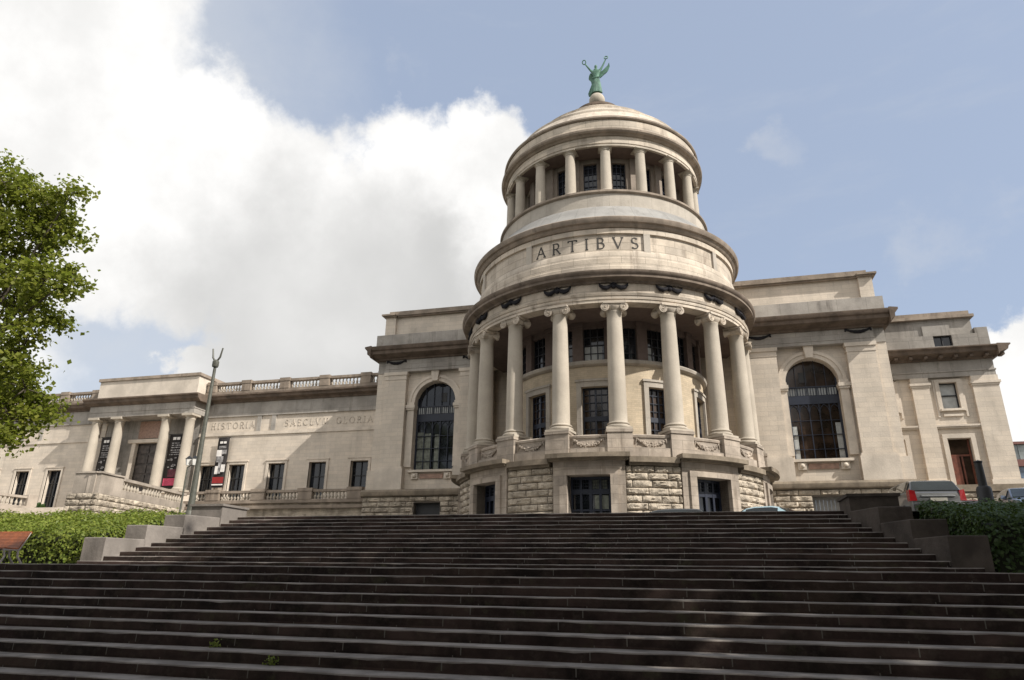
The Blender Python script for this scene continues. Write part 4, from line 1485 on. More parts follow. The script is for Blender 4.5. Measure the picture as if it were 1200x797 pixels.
# terrace in front of the wing
TE = thing('garden_terrace', 'raised stone terrace with balustrade in front of the gallery wing', 'terrace', (-35, 50, PLAZA))
m = MB()
m.box(-41.9, -24.6, 50.1, 56.4, PLAZA - .2, Z(5.7))
m.box(-84, -41.9, 50.1, 56.4, PLAZA - .2, Z(5.3))
m.build('retaining_wall', M['rust'], TE, smooth=False)
m = MB()
m.box(-41.9, -24.6, 49.75, 50.5, Z(5.25), Z(5.5))
m.box(-41.9, -24.6, 49.85, 50.5, Z(5.703), Z(5.98))
m.box(-41.9, -24.6, 49.95, 50.35, Z(6.56), Z(6.76))
px = [-26.0, -30.4, -34.75, -39.1]
for x in px:
    m.box(x - .62, x + .62, 49.82, 50.48, Z(5.98), Z(6.62))
    m.box(x - .68, x + .68, 49.76, 50.54, Z(6.62), Z(6.86))
tb = m.build('terrace_balustrade', M['weather_shaded'], TE, smooth=False)
B2 = Bal(tb, .6, M['column'])
for a, b in zip(px, px[1:]):
    for i in range(10):
        B2.put(a - .62 - (a - b - 1.24) * (i + .5) / 10, 50.15, Z(5.97))
for i in range(5):
    B2.put(-39.72 - .3 - i * .33, 50.15, Z(5.97))
# flank that runs forward to the front pedestal
A0, A1, A2 = (-39.4, 38.0), (-39.95, 40.6), (-42.0, 50.0)
m = MB()
fd = (Vector(A2) - Vector(A0)).normalized()
fnn = Vector((-fd.y, fd.x)) * -1
quarry(m, lambda u, z, o: (A0[0] + fd.x * u + fnn.x * (.62 + o), A0[1] + fd.y * u + fnn.y * (.62 + o), z), -.1, 12.2, Z(1.9), Z(5.2), seed=77)
quarry(m, lambda u, z, o: (u, 37.88 - o, z), -41.3, -38.7, Z(1.9), Z(5.2), seed=78)
m.build('rusticated_base', M['rust'], TE, ang=42)
m = MB()
m.bar(A0, A2, PLAZA - .2, Z(5.2), 1.2)
m.box(-41.2, -39.2, 37.9, 39.2, PLAZA - .2, Z(5.2))
m.build('flank_base', M['mortar'], TE, smooth=False)
m = MB()
m.bar((-39.42, 38.05), A1, Z(5.2), Z(6.55), .9)
m.box(-41.05, -39.3, 38.0, 40.4, Z(5.203), Z(6.54))
m.bar((-39.35, 37.95), A1, Z(6.553), Z(6.66), 1.02)
m.box(-41.12, -39.2, 37.94, 40.5, Z(6.56), Z(6.663))
m.bar(A1, A2, Z(5.203), Z(5.75), .7)
m.bar(A1, A2, Z(6.42), Z(6.62), .5)
fp = m.build('flank_parapet', M['parapet'], TE, smooth=False)
B3 = Bal(fp, .68, M['column'])
for i in range(24):
    t = (i + .5) / 24
    if i % 8 == 7:
        continue
    B3.put(A1[0] + (A2[0] - A1[0]) * t, A1[1] + (A2[1] - A1[1]) * t, Z(5.745))
m = MB()
C0, C1 = (-58.9, 43.0), (-58.2, 50.0)
m.bar(C0, C1, PLAZA - .2, Z(5.7), .8)
m.bar(C0, C1, Z(6.4), Z(6.6), .5)
m.bar((-58.3, 49.3), (-58.2, 50.2), Z(5.7), Z(6.7), .8)
fl = m.build('far_parapet', M['parapet'], TE, smooth=False)
B4 = Bal(fl, .7, M['column'])
for i in range(16):
    t = (i + .5) / 17
    B4.put(C0[0] + (C1[0] - C0[0]) * t, C0[1] + (C1[1] - C0[1]) * t, Z(5.7))
m = MB()
for i in range(10):
    m.box(-57.8, -42.6, 39.5 + i * .9, 50.1, PLAZA + i * .35, PLAZA + (i + 1) * .35)
m.build('entrance_steps', M['plainstone'], TE, smooth=False)
bu = MB()
for i in range(160):
    a, b, r = rn.uniform(0, 6.28), rn.uniform(-1, 1), rn.uniform(.2, .42)
    c = (-60.6 + r * math.cos(a) * math.sqrt(1 - b * b), 53 + r * math.sin(a), Z(5.95) + r * b * 1.2)
    bu.add([(c[0] - .12, c[1], c[2]), (c[0], c[1] - .1, c[2] - .1), (c[0] + .12, c[1], c[2]), (c[0], c[1] + .05, c[2] + .13)], [(0, 1, 2, 3)])
t = thing('potted_shrub', 'small round green shrub standing before a dark gallery window', 'shrub', (-60.6, 53, Z(5.3)))
bu.build('foliage', M['darkhedge'], t, recalc=False, smooth=False)
MB().lathe([(0, Z(5.3)), (.22, Z(5.3)), (.3, Z(5.7)), (0, Z(5.7))], (-60.6, 53), n=12).build('pot', M['weather_shaded'], t)

# ------------------------------------------------------------------ street lamps
t = thing('lamp_post', 'tall grey green lamp post with bare forked top beside the stairs', 'lamp post', (-16.46, 20., PLAZA))
m = MB()
m.tube([(-16.46, 20, PLAZA - .1), (-16.46, 20, PLAZA + .9), (-16.45, 20, PLAZA + 3), (-16.43, 20, Z(7.2))], [.12, .1, .072, .05], 14)
m.lathe([(.17, PLAZA - .05), (.17, PLAZA + .12), (.12, PLAZA + .2)], (-16.46, 20), n=16)
m.build('mast', M['lampgreen'], t)
m = MB()
m.lathe([(0, Z(7.15)), (.1, Z(7.15)), (.115, Z(7.2)), (.115, Z(7.36)), (.06, Z(7.42)), (0, Z(7.42))], (-16.43, 20), n=12)
for s in (-1, 1):
    m.tube([(-16.43, 20, Z(7.38)), (-16.43 + s * .08, 20, Z(7.42)), (-16.43 + s * .15, 20, Z(7.52)), (-16.43 + s * .18, 20, Z(7.7)), (-16.43 + s * .21, 20, Z(7.86))], [.035, .035, .035, .03, .028], 7)
m.build('fork', M['lampgreen'], t)

t = thing('park_lantern', 'slim lamp with two small white lanterns in front of the portico', 'lamp post', (-25.3, 30., PLAZA))
m = MB()
m.tube([(-25.3, 30, PLAZA - .1), (-25.3, 30, Z(5.35))], [.06, .04], 8)
m.tube([(-25.3, 30, Z(5.3)), (-25.1, 30, Z(5.42)), (-24.95, 30, Z(5.4))], .025, 6)
m.lathe([(.12, PLAZA), (.1, PLAZA + .5), (.05, PLAZA + .6)], (-25.3, 30), n=10)
m.build('pole', M['lampgreen'], t)
for x in (-25.3, -24.93):
    m = MB()
    m.lathe([(0, Z(5.42)), (.1, Z(5.42)), (.16, Z(5.75)), (0, Z(5.76))], (x, 30), n=6)
    h = m.build('lantern', M['opal'], t)
    MB().lathe([(.19, Z(5.75)), (.08, Z(5.86)), (0, Z(5.93))], (x, 30), n=6).build('cap', M['black'], h)

# ------------------------------------------------------------------ black post by the hedge
t = thing('iron_post', 'black cast iron post with a thick foot behind the right hedge', 'post', (8.62, 24., PLAZA))
m = MB()
m.lathe([(.3, PLAZA), (.3, PLAZA + .1), (.22, PLAZA + .14), (.21, PLAZA + .95), (.18, PLAZA + 1.02), (.12, PLAZA + 1.05)], (8.62, 24), n=12)
m.build('foot', M['black'], t)
m = MB()
m.lathe([(.12, PLAZA + 1.0), (.115, PLAZA + 1.3), (.1, PLAZA + 1.74), (.12, PLAZA + 1.76), (.12, PLAZA + 1.8), (0, PLAZA + 1.84)], (8.62, 24), n=12)
m.build('shaft', M['black'], t)


# ------------------------------------------------------------------ cars
def car(label, paint, loc, rotz, hatch=True, group='parked cars'):
    t = thing('parked_car', label, 'car', loc, group)
    t.rotation_euler = (0, 0, rotz)
    ORG[t.name] = (0, 0, 0)
    if hatch:
        stn = [(-2.1, .62, .42, .80, .82), (-2.04, .8, .3, .95, .98), (-1.96, .84, .26, .98, 1.02), (-1.70, .86, .24, 1.0, 1.42), (-1.45, .865, .24, 1.0, 1.475), (-.5, .87, .24, .99, 1.5), (.35, .87, .24, .97, 1.45), (.6, .87, .24, .96, 1.38),
               (1.25, .86, .26, .94, .97), (1.8, .82, .3, .84, .86), (2.05, .72, .36, .7, .72), (2.12, .6, .42, .6, .62)]
    else:
        stn = [(-2.25, .62, .42, .78, .8), (-2.18, .8, .3, .92, .94), (-2.0, .84, .26, .96, .98), (-1.55, .86, .24, .98, 1.0), (-.95, .865, .24, .97, 1.36), (-.55, .87, .24, .97, 1.42), (.2, .87, .24, .96, 1.41), (.5, .87, .24, .95, 1.35),
               (1.2, .86, .26, .93, .95), (1.8, .82, .3, .82, .84), (2.1, .72, .36, .68, .7), (2.18, .6, .42, .6, .62)]
    m = MB()
    n = 12
    vs, fs = [], []
    secs = []
    for y, w, z0, zb, zr in stn:
        wr = w - (zr - zb) * .38 - .02
        half = [(w * .55, z0), (w * .93, z0 + .05), (w, z0 + .2), (w, (z0 + zb) / 2), (w * .985, zb), (wr, zr - .02), (wr * .8, zr + .005)]
        ring = [(x, z) for x, z in half] + [(-x, z) for x, z in reversed(half)]
        secs.append(ring)
        vs += [(x, y, z) for x, z in ring]
    k = 14
    for i in range(len(stn) - 1):
        for j in range(k):
            q = (j + 1) % k
            fs.append((i * k + j, i * k + q, (i + 1) * k + q, (i + 1) * k + j))
    fs += [tuple(range(k)), tuple(range((len(stn) - 1) * k, len(stn) * k))]
    m.add(vs, fs)
    body = m.build('body', paint, t, ang=28)

    def pane(name, i0, i1, mat, side, ins=.06):
        """glass laid just proud of the greenhouse between stations i0 and i1"""
        m = MB()
        if side == 0:
            a, b = secs[i0], secs[i1]
            ya, yb = stn[i0][0], stn[i1][0]
            pts = []
            for f0 in (.1, .92):
                y = ya + (yb - ya) * f0
                w0 = a[5][0] + (b[5][0] - a[5][0]) * f0
                z = a[6][1] + (b[6][1] - a[6][1]) * f0
                pts.append((w0 - .05, y, z))
            sg = -1 if i0 < 5 else 1
            (w0, y0, z0), (w1, y1, z1) = pts
            d = Vector((0, -(z1 - z0), (y1 - y0))).normalized()
            if d.z < 0:
                d = -d
            o = d * .025
            q = [(-w0, y0, z0), (w0, y0, z0), (w1, y1, z1), (-w1, y1, z1)]
            m.hexa([tuple(Vector(p) + o) for p in q] + [tuple(Vector(p) + o * .2) for p in q])
        else:
            for (i, ii) in zip(range(i0, i1), range(i0 + 1, i1 + 1)):
                a, b = secs[i], secs[ii]
                ya, yb = stn[i][0], stn[ii][0]
                P0 = Vector((a[4][0], ya, a[4][1]))
                P1 = Vector((b[4][0], yb, b[4][1]))
                Q0 = Vector((a[5][0], ya, a[5][1]))
                Q1 = Vector((b[5][0], yb, b[5][1]))
                q = [P0.lerp(Q0, .1), P1.lerp(Q1, .1), P1.lerp(Q1, .88), P0.lerp(Q0, .88)]
                q = [Vector((p.x * side, p.y, p.z)) for p in q]
                o = Vector((side * .022, 0, .006))
                m.hexa([tuple(p + o) for p in q] + [tuple(p + o * .2) for p in q])
        return m.build(name, mat, t, smooth=False)
    if hatch:
        pane('rear_window', 2, 3, M['carglass'], 0)
        pane('windscreen', 8, 7, M['carglass'], 0)
        for s in (-1, 1):
            pane('side_window', 3, 5, M['carglass'], s)
            pane('side_window', 5, 7, M['carglass'], s)
    else:
        pane('rear_window', 3, 4, M['carglass'], 0)
        pane('windscreen', 8, 7, M['carglass'], 0)
        for s in (-1, 1):
            pane('side_window', 4, 5, M['carglass'], s)
            pane('side_window', 5, 7, M['carglass'], s)
    yr = stn[0][0]
    for s in (-1, 1):
        m = MB()
        m.hexa([(s * .66, yr + .01, .72), (s * .872, yr + .05, .72), (s * .872, yr + .3, .72), (s * .66, yr + .14, .72),
                (s * .69, yr + .03, 1.06), (s * .85, yr + .07, 1.1), (s * .85, yr + .36, 1.1), (s * .69, yr + .2, 1.06)])
        m.build('tail_light', M['redlight'], t, smooth=False)
        m = MB()
        yf = stn[-1][0]
        m.hexa([(s * .45, yf + .01, .56), (s * .74, yf - .14, .56), (s * .74, yf - .3, .58), (s * .45, yf - .1, .58),
                (s * .47, yf - .02, .70), (s * .74, yf - .2, .73), (s * .73, yf - .34, .74), (s * .47, yf - .14, .70)])
        m.build('headlight', M['whitelight'], t, smooth=False)
        m = MB()
        m.hexa([(s * .87, .55, .98), (s * 1.02, .6, 1.0), (s * 1.02, .72, 1.0), (s * .87, .72, .98), (s * .87, .55, 1.1), (s * 1.0, .6, 1.12), (s * 1.0, .68, 1.12), (s * .87, .7, 1.1)])
        m.build('mirror', paint, t, smooth=False)
    m = MB()
    m.box(-.78, .78, yr - .08, yr + .25, .36, .6)
    m.build('bumper', M['trim'], t, smooth=False)
    m = MB()
    m.box(-.52, .52, yr - .03, yr + .06, .86, .91)
    m.build('trim_strip', M['rim'], t, smooth=False)
    m = MB()
    m.box(-.26, .26, yr - .035, yr + .06, .7, .81)
    m.build('number_plate', M['plate'], t, smooth=False)
    for sx in (-1, 1):
        for y in (-1.35, 1.35):
            m = MB()
            x = sx * .78
            m.tube([(x - .1, y, .32), (x - .09, y, .32), (x + .09, y, .32), (x + .1, y, .32)], [.28, .32, .32, .28], 20)
            w = m.build('wheel', M['tyre'], t)
            m = MB()
            m.tube([(x - .108, y, .32), (x + .108, y, .32)], [.19, .19], 16)
            m.build('rim', M['rim'], w)
    ORG[t.name] = tuple(loc)
    return t


car('silver grey estate car with red tail lights parked above the right hedge', M['silver'], (7.9, 28.3, PLAZA + .14), R_(3.2))
car('slate blue saloon seen over the right hedge beside the black iron post', M['blue'], (11.5, 28.2, PLAZA + .04), R_(172), False)
car('dark red car mostly hidden behind the black iron post', M['maroon'], (10.3, 33.2, PLAZA - .02), R_(10))
car('pale blue car with only its roof showing above the top step', M['skyblue'], (3.45, 33.2, PLAZA - .02), R_(-118), False)
car('charcoal car whose roof barely shows in front of the rotunda', M['charcoal'], (-1.35, 34.7, PLAZA - .02), R_(90))

# ------------------------------------------------------------------ bench
t = thing('park_bench', 'orange slatted park bench before the sunlit hedge', 'bench', (-16.6, 13.6, LZ0))
m = MB()
bx0, bx1 = -17.9, -16.12
prof = [(13.35, .36), (13.62, .33), (13.8, .42), (13.9, .55), (13.97, .7), (14.0, .76)]
def rail(m, y, z, ny, nz):
    m.hexa([(bx0, y, LZ0 + z), (bx1, y, LZ0 + z), (bx1, y + ny * .035, LZ0 + z + nz * .035), (bx0, y + ny * .035, LZ0 + z + nz * .035),
            (bx0, y - nz * .03 + ny * 0, LZ0 + z + ny * .03), (bx1, y - nz * .03, LZ0 + z + ny * .03), (bx1, y + ny * .035 - nz * .03, LZ0 + z + nz * .035 + ny * .03), (bx0, y + ny * .035 - nz * .03, LZ0 + z + nz * .035 + ny * .03)])
m1, m2 = MB(), MB()
for i in range(11):
    f = i / 10
    y = 13.80 + .22 * f
    rail(m1, y, .36 + .37 * f, .5, .86)
m1.tube([(bx0, 14.03, LZ0 + .76), (bx1, 14.03, LZ0 + .76)], .03, 8)
m1.build('backrest', M['benchwood'], t, smooth=False)
for i in range(8):
    rail(m2, 13.42 + i * .048, .34 + (.012 * abs(i - 4) / 4), 1, 0)
m2.build('seat', M['benchwood'], t, smooth=False)
for x in (bx1 - .02, bx0 + .02, bx1 - .28):
    m = MB()
    m.tube([(x, 13.4, LZ0), (x, 13.48, LZ0 + .18), (x, 13.42, LZ0 + .33)], .025, 6)
    m.tube([(x, 13.42, LZ0 + .33), (x, 13.82, LZ0 + .33), (x, 14.03, LZ0 + .76)], .025, 6)
    m.tube([(x, 13.98, LZ0), (x, 13.82, LZ0 + .18), (x, 13.8, LZ0 + .35)], .025, 6)
    m.build('iron_support', M['benchiron'], t)


# ------------------------------------------------------------------ foliage
def leaves(name, P, N, size, mat, parent, rng, aspect=.62, fold=.18):
    """one quad-fold leaf per point"""
    n = len(P)
    o = np.array(ORG[parent.name]) if parent else np.zeros(3)
    P = np.asarray(P) - o
    N = N / np.linalg.norm(N, axis=1)[:, None]
    t = rng.normal(size=(n, 3))
    t -= (t * N).sum(1)[:, None] * N
    t /= np.linalg.norm(t, axis=1)[:, None]
    b = np.cross(N, t)
    s = size * rng.uniform(.65, 1.25, (n, 1))
    V = np.empty((n, 4, 3))
    V[:, 0] = P - t * s * .5
    V[:, 1] = P + b * s * aspect * .5 + N * s * fold
    V[:, 2] = P + t * s * .5
    V[:, 3] = P - b * s * aspect * .5 + N * s * fold
    me = bpy.data.meshes.new(name)
    me.vertices.add(n * 4)
    me.vertices.foreach_set('co', V.reshape(-1).astype(np.float32))
    me.loops.add(n * 4)
    me.loops.foreach_set('vertex_index', np.arange(n * 4, dtype=np.int32))
    me.polygons.add(n)
    me.polygons.foreach_set('loop_start', np.arange(0, n * 4, 4, dtype=np.int32))
    me.update(calc_edges=True)
    me.validate()
    me.materials.append(mat)
    ob = bpy.data.objects.new(name, me)
    COL.objects.link(ob)
    if parent:
        ob.parent = parent
        ORG[ob.name] = tuple(o)
    return ob


def hedge(label, xin, xout, zfront, zback, mat, seed, right):
    rng = np.random.default_rng(seed)
    YF, YB = 16.35, 20.55
    t = thing('clipped_hedge', label, 'hedge', ((xin + xout) / 2, 18, LZ0))
    edge = (lambda y: 5.72) if right else (lambda y: -16.5)
    lo, hi = Z(.2), None

    def top(y, x):
        f = np.clip((y - YF) / (YB - YF), 0, 1)
        return Z(zfront) + (zback - zfront) * f + .05 * np.sin(x * 2.1) * np.cos(y * 1.7) + .04 * np.sin(x * 5.3 + 1)
    # dark inner body
    m = MB()
    ye = edge(YF), edge(YB)
    q = [(ye[0], YF + .14), (xout, YF + .14), (xout, YB - .1), (ye[1], YB - .1)]
    if right:
        q = [(q[0][0] + .12, q[0][1]), q[1], q[2], (q[3][0] + .12, q[3][1])]
    else:
        q = [(q[0][0] - .12, q[0][1]), q[1], q[2], (q[3][0] - .12, q[3][1])]
    zt = [zfront, zfront, zback, zback]
    m.hexa([(x, y, Z(.1)) for x, y in q] + [(x, y, Z(z) - .13) for (x, y), z in zip(q, zt)])
    m.build('twigs', M['twig'], t, smooth=False)
    # leaves: front face, sloping top, side by the stair wall
    W = abs(xout - ye[0])
    nf, nt_, ns = int(W * 1.05 * 360), int(W * 4.3 * 430), 2600
    sgn = 1 if right else -1
    P, N = [], []
    u = rng.uniform(0, 1, nf)
    x = edge(YF) + sgn * u * W
    z = rng.uniform(0, 1, nf) ** .7  # fewer leaves low down, so dark twigs imitate the shade there
    y = YF + rng.normal(0, .07, nf) + .1 * np.sin(x * 1.9) * .6
    zt_ = top(np.full(nf, YF), x)
    P.append(np.c_[x, y, Z(.2) + z * (zt_ - Z(.2))])
    N.append(np.c_[rng.normal(0, .5, nf), -1 + rng.normal(0, .35, nf), rng.normal(.35, .5, nf)])
    y = rng.uniform(YF - .05, YB, nt_)
    u = rng.uniform(0, 1, nt_)
    e0 = np.array([edge(v) for v in y])
    x = e0 + sgn * u * np.abs(xout - e0)
    P.append(np.c_[x, y, top(y, x) + rng.normal(0, .06, nt_) + .08 * (rng.random(nt_) > .93)])
    N.append(np.c_[rng.normal(0, .45, nt_), rng.normal(-.35, .4, nt_), 1 + rng.normal(0, .3, nt_)])
    y = rng.uniform(YF, YB, ns)
    e0 = np.array([edge(v) for v in y])
    x = e0 + sgn * np.abs(rng.normal(.02, .08, ns)) - sgn * .05
    P.append(np.c_[x, y, Z(.2) + rng.random(ns) * (top(y, x) - Z(.2))])
    N.append(np.c_[-sgn * 1. + rng.normal(0, .3, ns), rng.normal(0, .4, ns), rng.normal(.4, .4, ns)])
    leaves('foliage', np.vstack(P), np.vstack(N), .105, mat, t, rng)
    return t


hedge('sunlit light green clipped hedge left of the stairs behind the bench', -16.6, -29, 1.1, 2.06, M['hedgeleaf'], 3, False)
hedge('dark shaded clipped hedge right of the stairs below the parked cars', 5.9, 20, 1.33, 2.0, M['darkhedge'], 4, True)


def tree(label, base, lobes, trunk_top, trunk_r, leafsize, per, mat, seed, group=None, clump=.55, dens=1., name='broadleaf_tree'):
    """tapered trunk with limbs to each lobe; leaf clumps spread through the lobes"""
    rng = np.random.default_rng(seed)
    rnd = random.Random(seed)
    t = thing(name, label, 'tree', base, group)
    m = MB()
    b = Vector(base)
    tt = Vector(trunk_top)
    mid = b.lerp(tt, .5) + Vector((rnd.uniform(-.2, .2), rnd.uniform(-.2, .2), 0))
    m.tube([b - Vector((0, 0, .2)), b + Vector((0, 0, .4)), mid, tt], [trunk_r * 1.5, trunk_r * 1.05, trunk_r * .85, trunk_r * .6], 12)
    P, N = [], []
    for (cx, cy, cz, r) in lobes:
        c = Vector((cx, cy, cz))
        k = tt.lerp(c, .5) + Vector((rnd.uniform(-.3, .3), rnd.uniform(-.3, .3), -.25 * r))
        m.tube([tt - Vector((0, 0, trunk_r)), k, c], [trunk_r * .4, trunk_r * .2, trunk_r * .07], 7)
        nc = max(4, int(dens * 9 * r ** 2))
        for i in range(nc):
            d = Vector((rnd.gauss(0, 1), rnd.gauss(0, 1), rnd.gauss(0, 1))).normalized()
            rr = r * rnd.uniform(.45, 1.02)
            q = c + Vector((d.x * rr, d.y * rr, d.z * rr * .82))
            if rnd.random() < .35:
                m.tube([c.lerp(q, .1), c.lerp(q, .6) + Vector((0, 0, .06)), q], [.035, .022, .01], 4)
            n = int(per * rnd.uniform(.6, 1.4))
            dirs = rng.normal(size=(n, 3))
            sc = np.array([clump, clump, clump * .55]) * rnd.uniform(.7, 1.25)
            P.append(np.array(q) + dirs * sc * .55)
            nn = rng.normal(size=(n, 3)) * .75
            nn[:, 2] += .75
            nn += np.array(d) * .35
            N.append(nn)
    m.build('trunk', M['bark'], t)
    leaves('crown', np.vstack(P), np.vstack(N), leafsize, mat, t, rng, aspect=.8, fold=.1)
    return t


# camera model, used to put the left tree where it stands
F_PX, YAW, PITCH, ROLL = 794.35, -.2593, .3409, .0141
fw = Vector((math.sin(YAW) * math.cos(PITCH), math.cos(YAW) * math.cos(PITCH), math.sin(PITCH)))
rt = Vector((math.cos(YAW), -math.sin(YAW), 0))
up = rt.cross(fw)
rt, up = rt * math.cos(ROLL) + up * math.sin(ROLL), -rt * math.sin(ROLL) + up * math.cos(ROLL)

lob = [(x - .35, y, z, r) for x, y, z, r in [(-30.9, 21.42, 19.45, 1.74), (-29.18, 22.21, 18.59, 1.41), (-27.08, 21.76, 18.59, 0.81), (-28.32, 22.37, 16.84, 1.38), (-30.72, 22.43, 16.93, 1.99), (-26.32, 20.97, 13.57, 1.48), (-24.71, 20.83, 13.66, 0.55), (-30.67, 22.98, 14.0, 2.05), (-26.74, 21.47, 11.88, 1.11), (-27.27, 21.41, 10.57, 1.32), (-30.69, 23.39, 10.29, 1.79), (-27.13, 22.02, 9.1, 1.03), (-26.97, 22.97, 8.46, 0.75), (-27.57, 22.04, 7.81, 1.23), (-25.98, 22.46, 7.91, 0.47), (-26.92, 21.19, 6.81, 0.76), (-35.36, 22.45, 19.99, 2.65), (-35.0, 23.06, 15.38, 3.0), (-31.99, 22.16, 10.42, 2.72), (-30.74, 22.73, 7.72, 1.52), (-39.22, 22.55, 19.04, 3.61), (-34.88, 20.97, 12.71, 3.15), (-35.44, 22.77, 9.15, 2.4)]]
tree('tall green leafy tree at the left edge beyond the hedge', (-34.4, 22.3, 3.4), lob, (-34.2, 22.3, 9.0), .38, .22, 40, M['planeleaf'], 12, dens=1.75)


def round_lobes(c, R, n, seed, flat=.7):
    rnd = random.Random(seed)
    out = []
    for i in range(n):
        d = Vector((rnd.gauss(0, 1), rnd.gauss(0, 1), rnd.gauss(0, 1))).normalized()
        k = R * rnd.uniform(.35, .75)
        out.append((c[0] + d.x * k, c[1] + d.y * k, c[2] + d.z * k * flat, R * rnd.uniform(.35, .5)))
    return out


# right-hand trees cast the stair shade; rows behind are added to block skylight
for i, (bx, by, zb, zt, R) in enumerate([(3, 3, 12, 21, 4), (9.5, 5, 10, 22, 4.6), (17, 5.5, 9, 27, 4.8), (24, 7, 9, 29, 5), (31, 8, 8, 30, 5.4), (39, 10, 8, 30, 5.5), (47, 12, 8, 28, 6),
                                            (18., 9., 13, 31, 5), (24.5, 12, 9, 29, 5), (32.5, 13.5, 8, 29, 5.2), (41, 15, 8, 28, 5.5),
                                            (-34, -9, 5, 22, 5.5), (-24, -10, 5, 23, 5.5), (-15, -8.5, 5, 22, 5.5), (-6, -9, 6, 23, 5.5), (4, -9, 5, 23, 5.5), (13, -8, 5, 24, 5.5), (23, -8, 5, 23, 5.5), (-8, -1.8, 10, 23, 4.8), (-18, -2, 8, 23, 5.2), (-28, -2, 7, 22, 5.5)]):
    cz = (zb + zt) / 2
    lb = round_lobes((bx, by, cz), R, 26, 40 + i, (zt - zb) / 2 / R * 1.25)
    tree('tall unseen park tree around the viewer keeping light off the stairs', (6.8, -2.5, 0) if bx == 3 else (bx, by, 0 if by < 8 else .5), lb, (bx, by, zb), .36, .55, 17, M['shadeleaf'], 60 + i, 'unseen park trees shading the stairs, rows behind added', clump=.95, dens=1. if by < 0 else (.3 if 15 < bx < 33 and by < 9 else .62), name='shade_tree')

# weeds in the step joints
def weed(x, y, z, seed, label):
    rng = np.random.default_rng(seed)
    t = thing('step_weed', label, 'weed', (x, y, z))
    n = 46
    P = np.c_[x + rng.normal(0, .05, n), y + rng.normal(0, .02, n), z + np.abs(rng.normal(.05, .035, n))]
    N = np.c_[rng.normal(0, .6, n), rng.normal(-.6, .5, n), rng.normal(.6, .4, n)]
    leaves('foliage', P, N, .045, M['hedgeleaf'], t, rng)


weed(-6.95, 9.45, LZ0 - RZ * 8 + .0, 5, 'tiny green weed in a joint of the lower steps')
weed(-5.75, 9.06, LZ0 - RZ * 9 + .0, 6, 'low tuft of weed nearer the middle of the lower steps')

# ------------------------------------------------------------------ far buildings and trees on the right
t = thing('office_building', 'distant modern glass fronted office block beyond the end block', 'building', (75, 150, PLAZA))
m = MB()
m.box(55, 110, 151, 170, PLAZA - 1, Z(26.2))
m.build('walls', M['farwall'], t, smooth=False)
m = MB()
m.box(55, 110, 150.3, 151, Z(23.1), Z(26.0))
for i in range(28):
    m.box(55.2 + i * 2, 55.32 + i * 2, 150.1, 150.3, Z(23.1), Z(26.0))
m.build('glazed_storey', M['farglass'], t, smooth=False)
m = MB()
m.box(55, 110, 149.9, 151, Z(21.8), Z(23.1))
m.box(54.8, 110.2, 149.7, 151, Z(26.0), Z(26.5))
m.build('cladding_band', M['farred'], t, smooth=False)
m = MB()
m.box(55, 110, 150.4, 151, Z(18.6), Z(21.8))
m.build('lower_glazing', M['farblue'], t, smooth=False)
for i, (x, y, z, r) in enumerate([(53, 128, 12.0, 3.2), (58.5, 130, 12.6, 3.4), (64.5, 129, 12.2, 3.2)]):
    tree(['small yellowish tree nearest the end block before the office', 'middle small yellowish tree before the distant office', 'outer small yellowish tree before the distant office'][i], (x, y, PLAZA), round_lobes((x, y, Z(z)), r, 9, 80 + i), (x, y, Z(z - 2.4)), .25, .7, 12, M['hedgeleaf'], 90 + i, 'far street trees', clump=1.0, dens=.7)

# ------------------------------------------------------------------ camera
cam = bpy.data.cameras.new('camera')
cam.sensor_width = 36
cam.sensor_fit = 'HORIZONTAL'
cam.lens = F_PX * 36 / 1200
cam.clip_start = .1
cam.clip_end = 4000
co = bpy.data.objects.new('camera', cam)
COL.objects.link(co)
mt = Matrix((rt, up, -fw)).transposed().to_4x4()
mt.translation = Vector((0, 0, EYE))
co.matrix_world = mt
S.camera = co


def raydir(px, py):
    return (rt * (px - 600) / F_PX - up * (py - 398.5) / F_PX + fw).normalized()


# ------------------------------------------------------------------ light
SD = Vector((1.1035, -.42, 1.)).normalized()
sun = bpy.data.lights.new('sun', 'SUN')
sun.energy = 4.2
sun.angle = R_(.55)
sun.color = (1, .955, .88)
so = bpy.data.objects.new('sun', sun)
COL.objects.link(so)
so.rotation_euler = SD.to_track_quat('Z', 'Y').to_euler()
so.location = (30, -20, 60)

W = bpy.data.worlds.new('World')
S.world = W
W.use_nodes = True
wt = W.node_tree
wn = wt.nodes
wl = wt.links.new
bgn = wn['Background']
bgn.inputs['Strength'].default_value = .1
sky = wn.new('ShaderNodeTexSky')
sky.sky_type = 'NISHITA'
sky.sun_disc = False
sky.sun_elevation = math.asin(SD.z)
sky.sun_rotation = math.atan2(SD.x, SD.y)
sky.dust_density = 2.5
sky.air_density = 1.0
sky.ozone_density = 1.2


def vm(op, a, b=None):
    n = wn.new('ShaderNodeVectorMath')
    n.operation = op
    for i, v in enumerate((a, b)):
        if v is None:
            continue
        if isinstance(v, (tuple, list, Vector)):
            n.inputs[i].default_value = tuple(v)
        elif isinstance(v, (int, float)):
            n.inputs['Scale'].default_value = v
        else:
            wl(v, n.inputs[i])
    return n


def mm(op, a, b=None, clamp=False):
    n = wn.new('ShaderNodeMath')
    n.operation = op
    n.use_clamp = clamp
    for i, v in enumerate((a, b)):
        if v is None:
            continue
        if isinstance(v, (int, float)):
            n.inputs[i].default_value = v
        else:
            wl(v, n.inputs[i])
    return n.outputs[0]


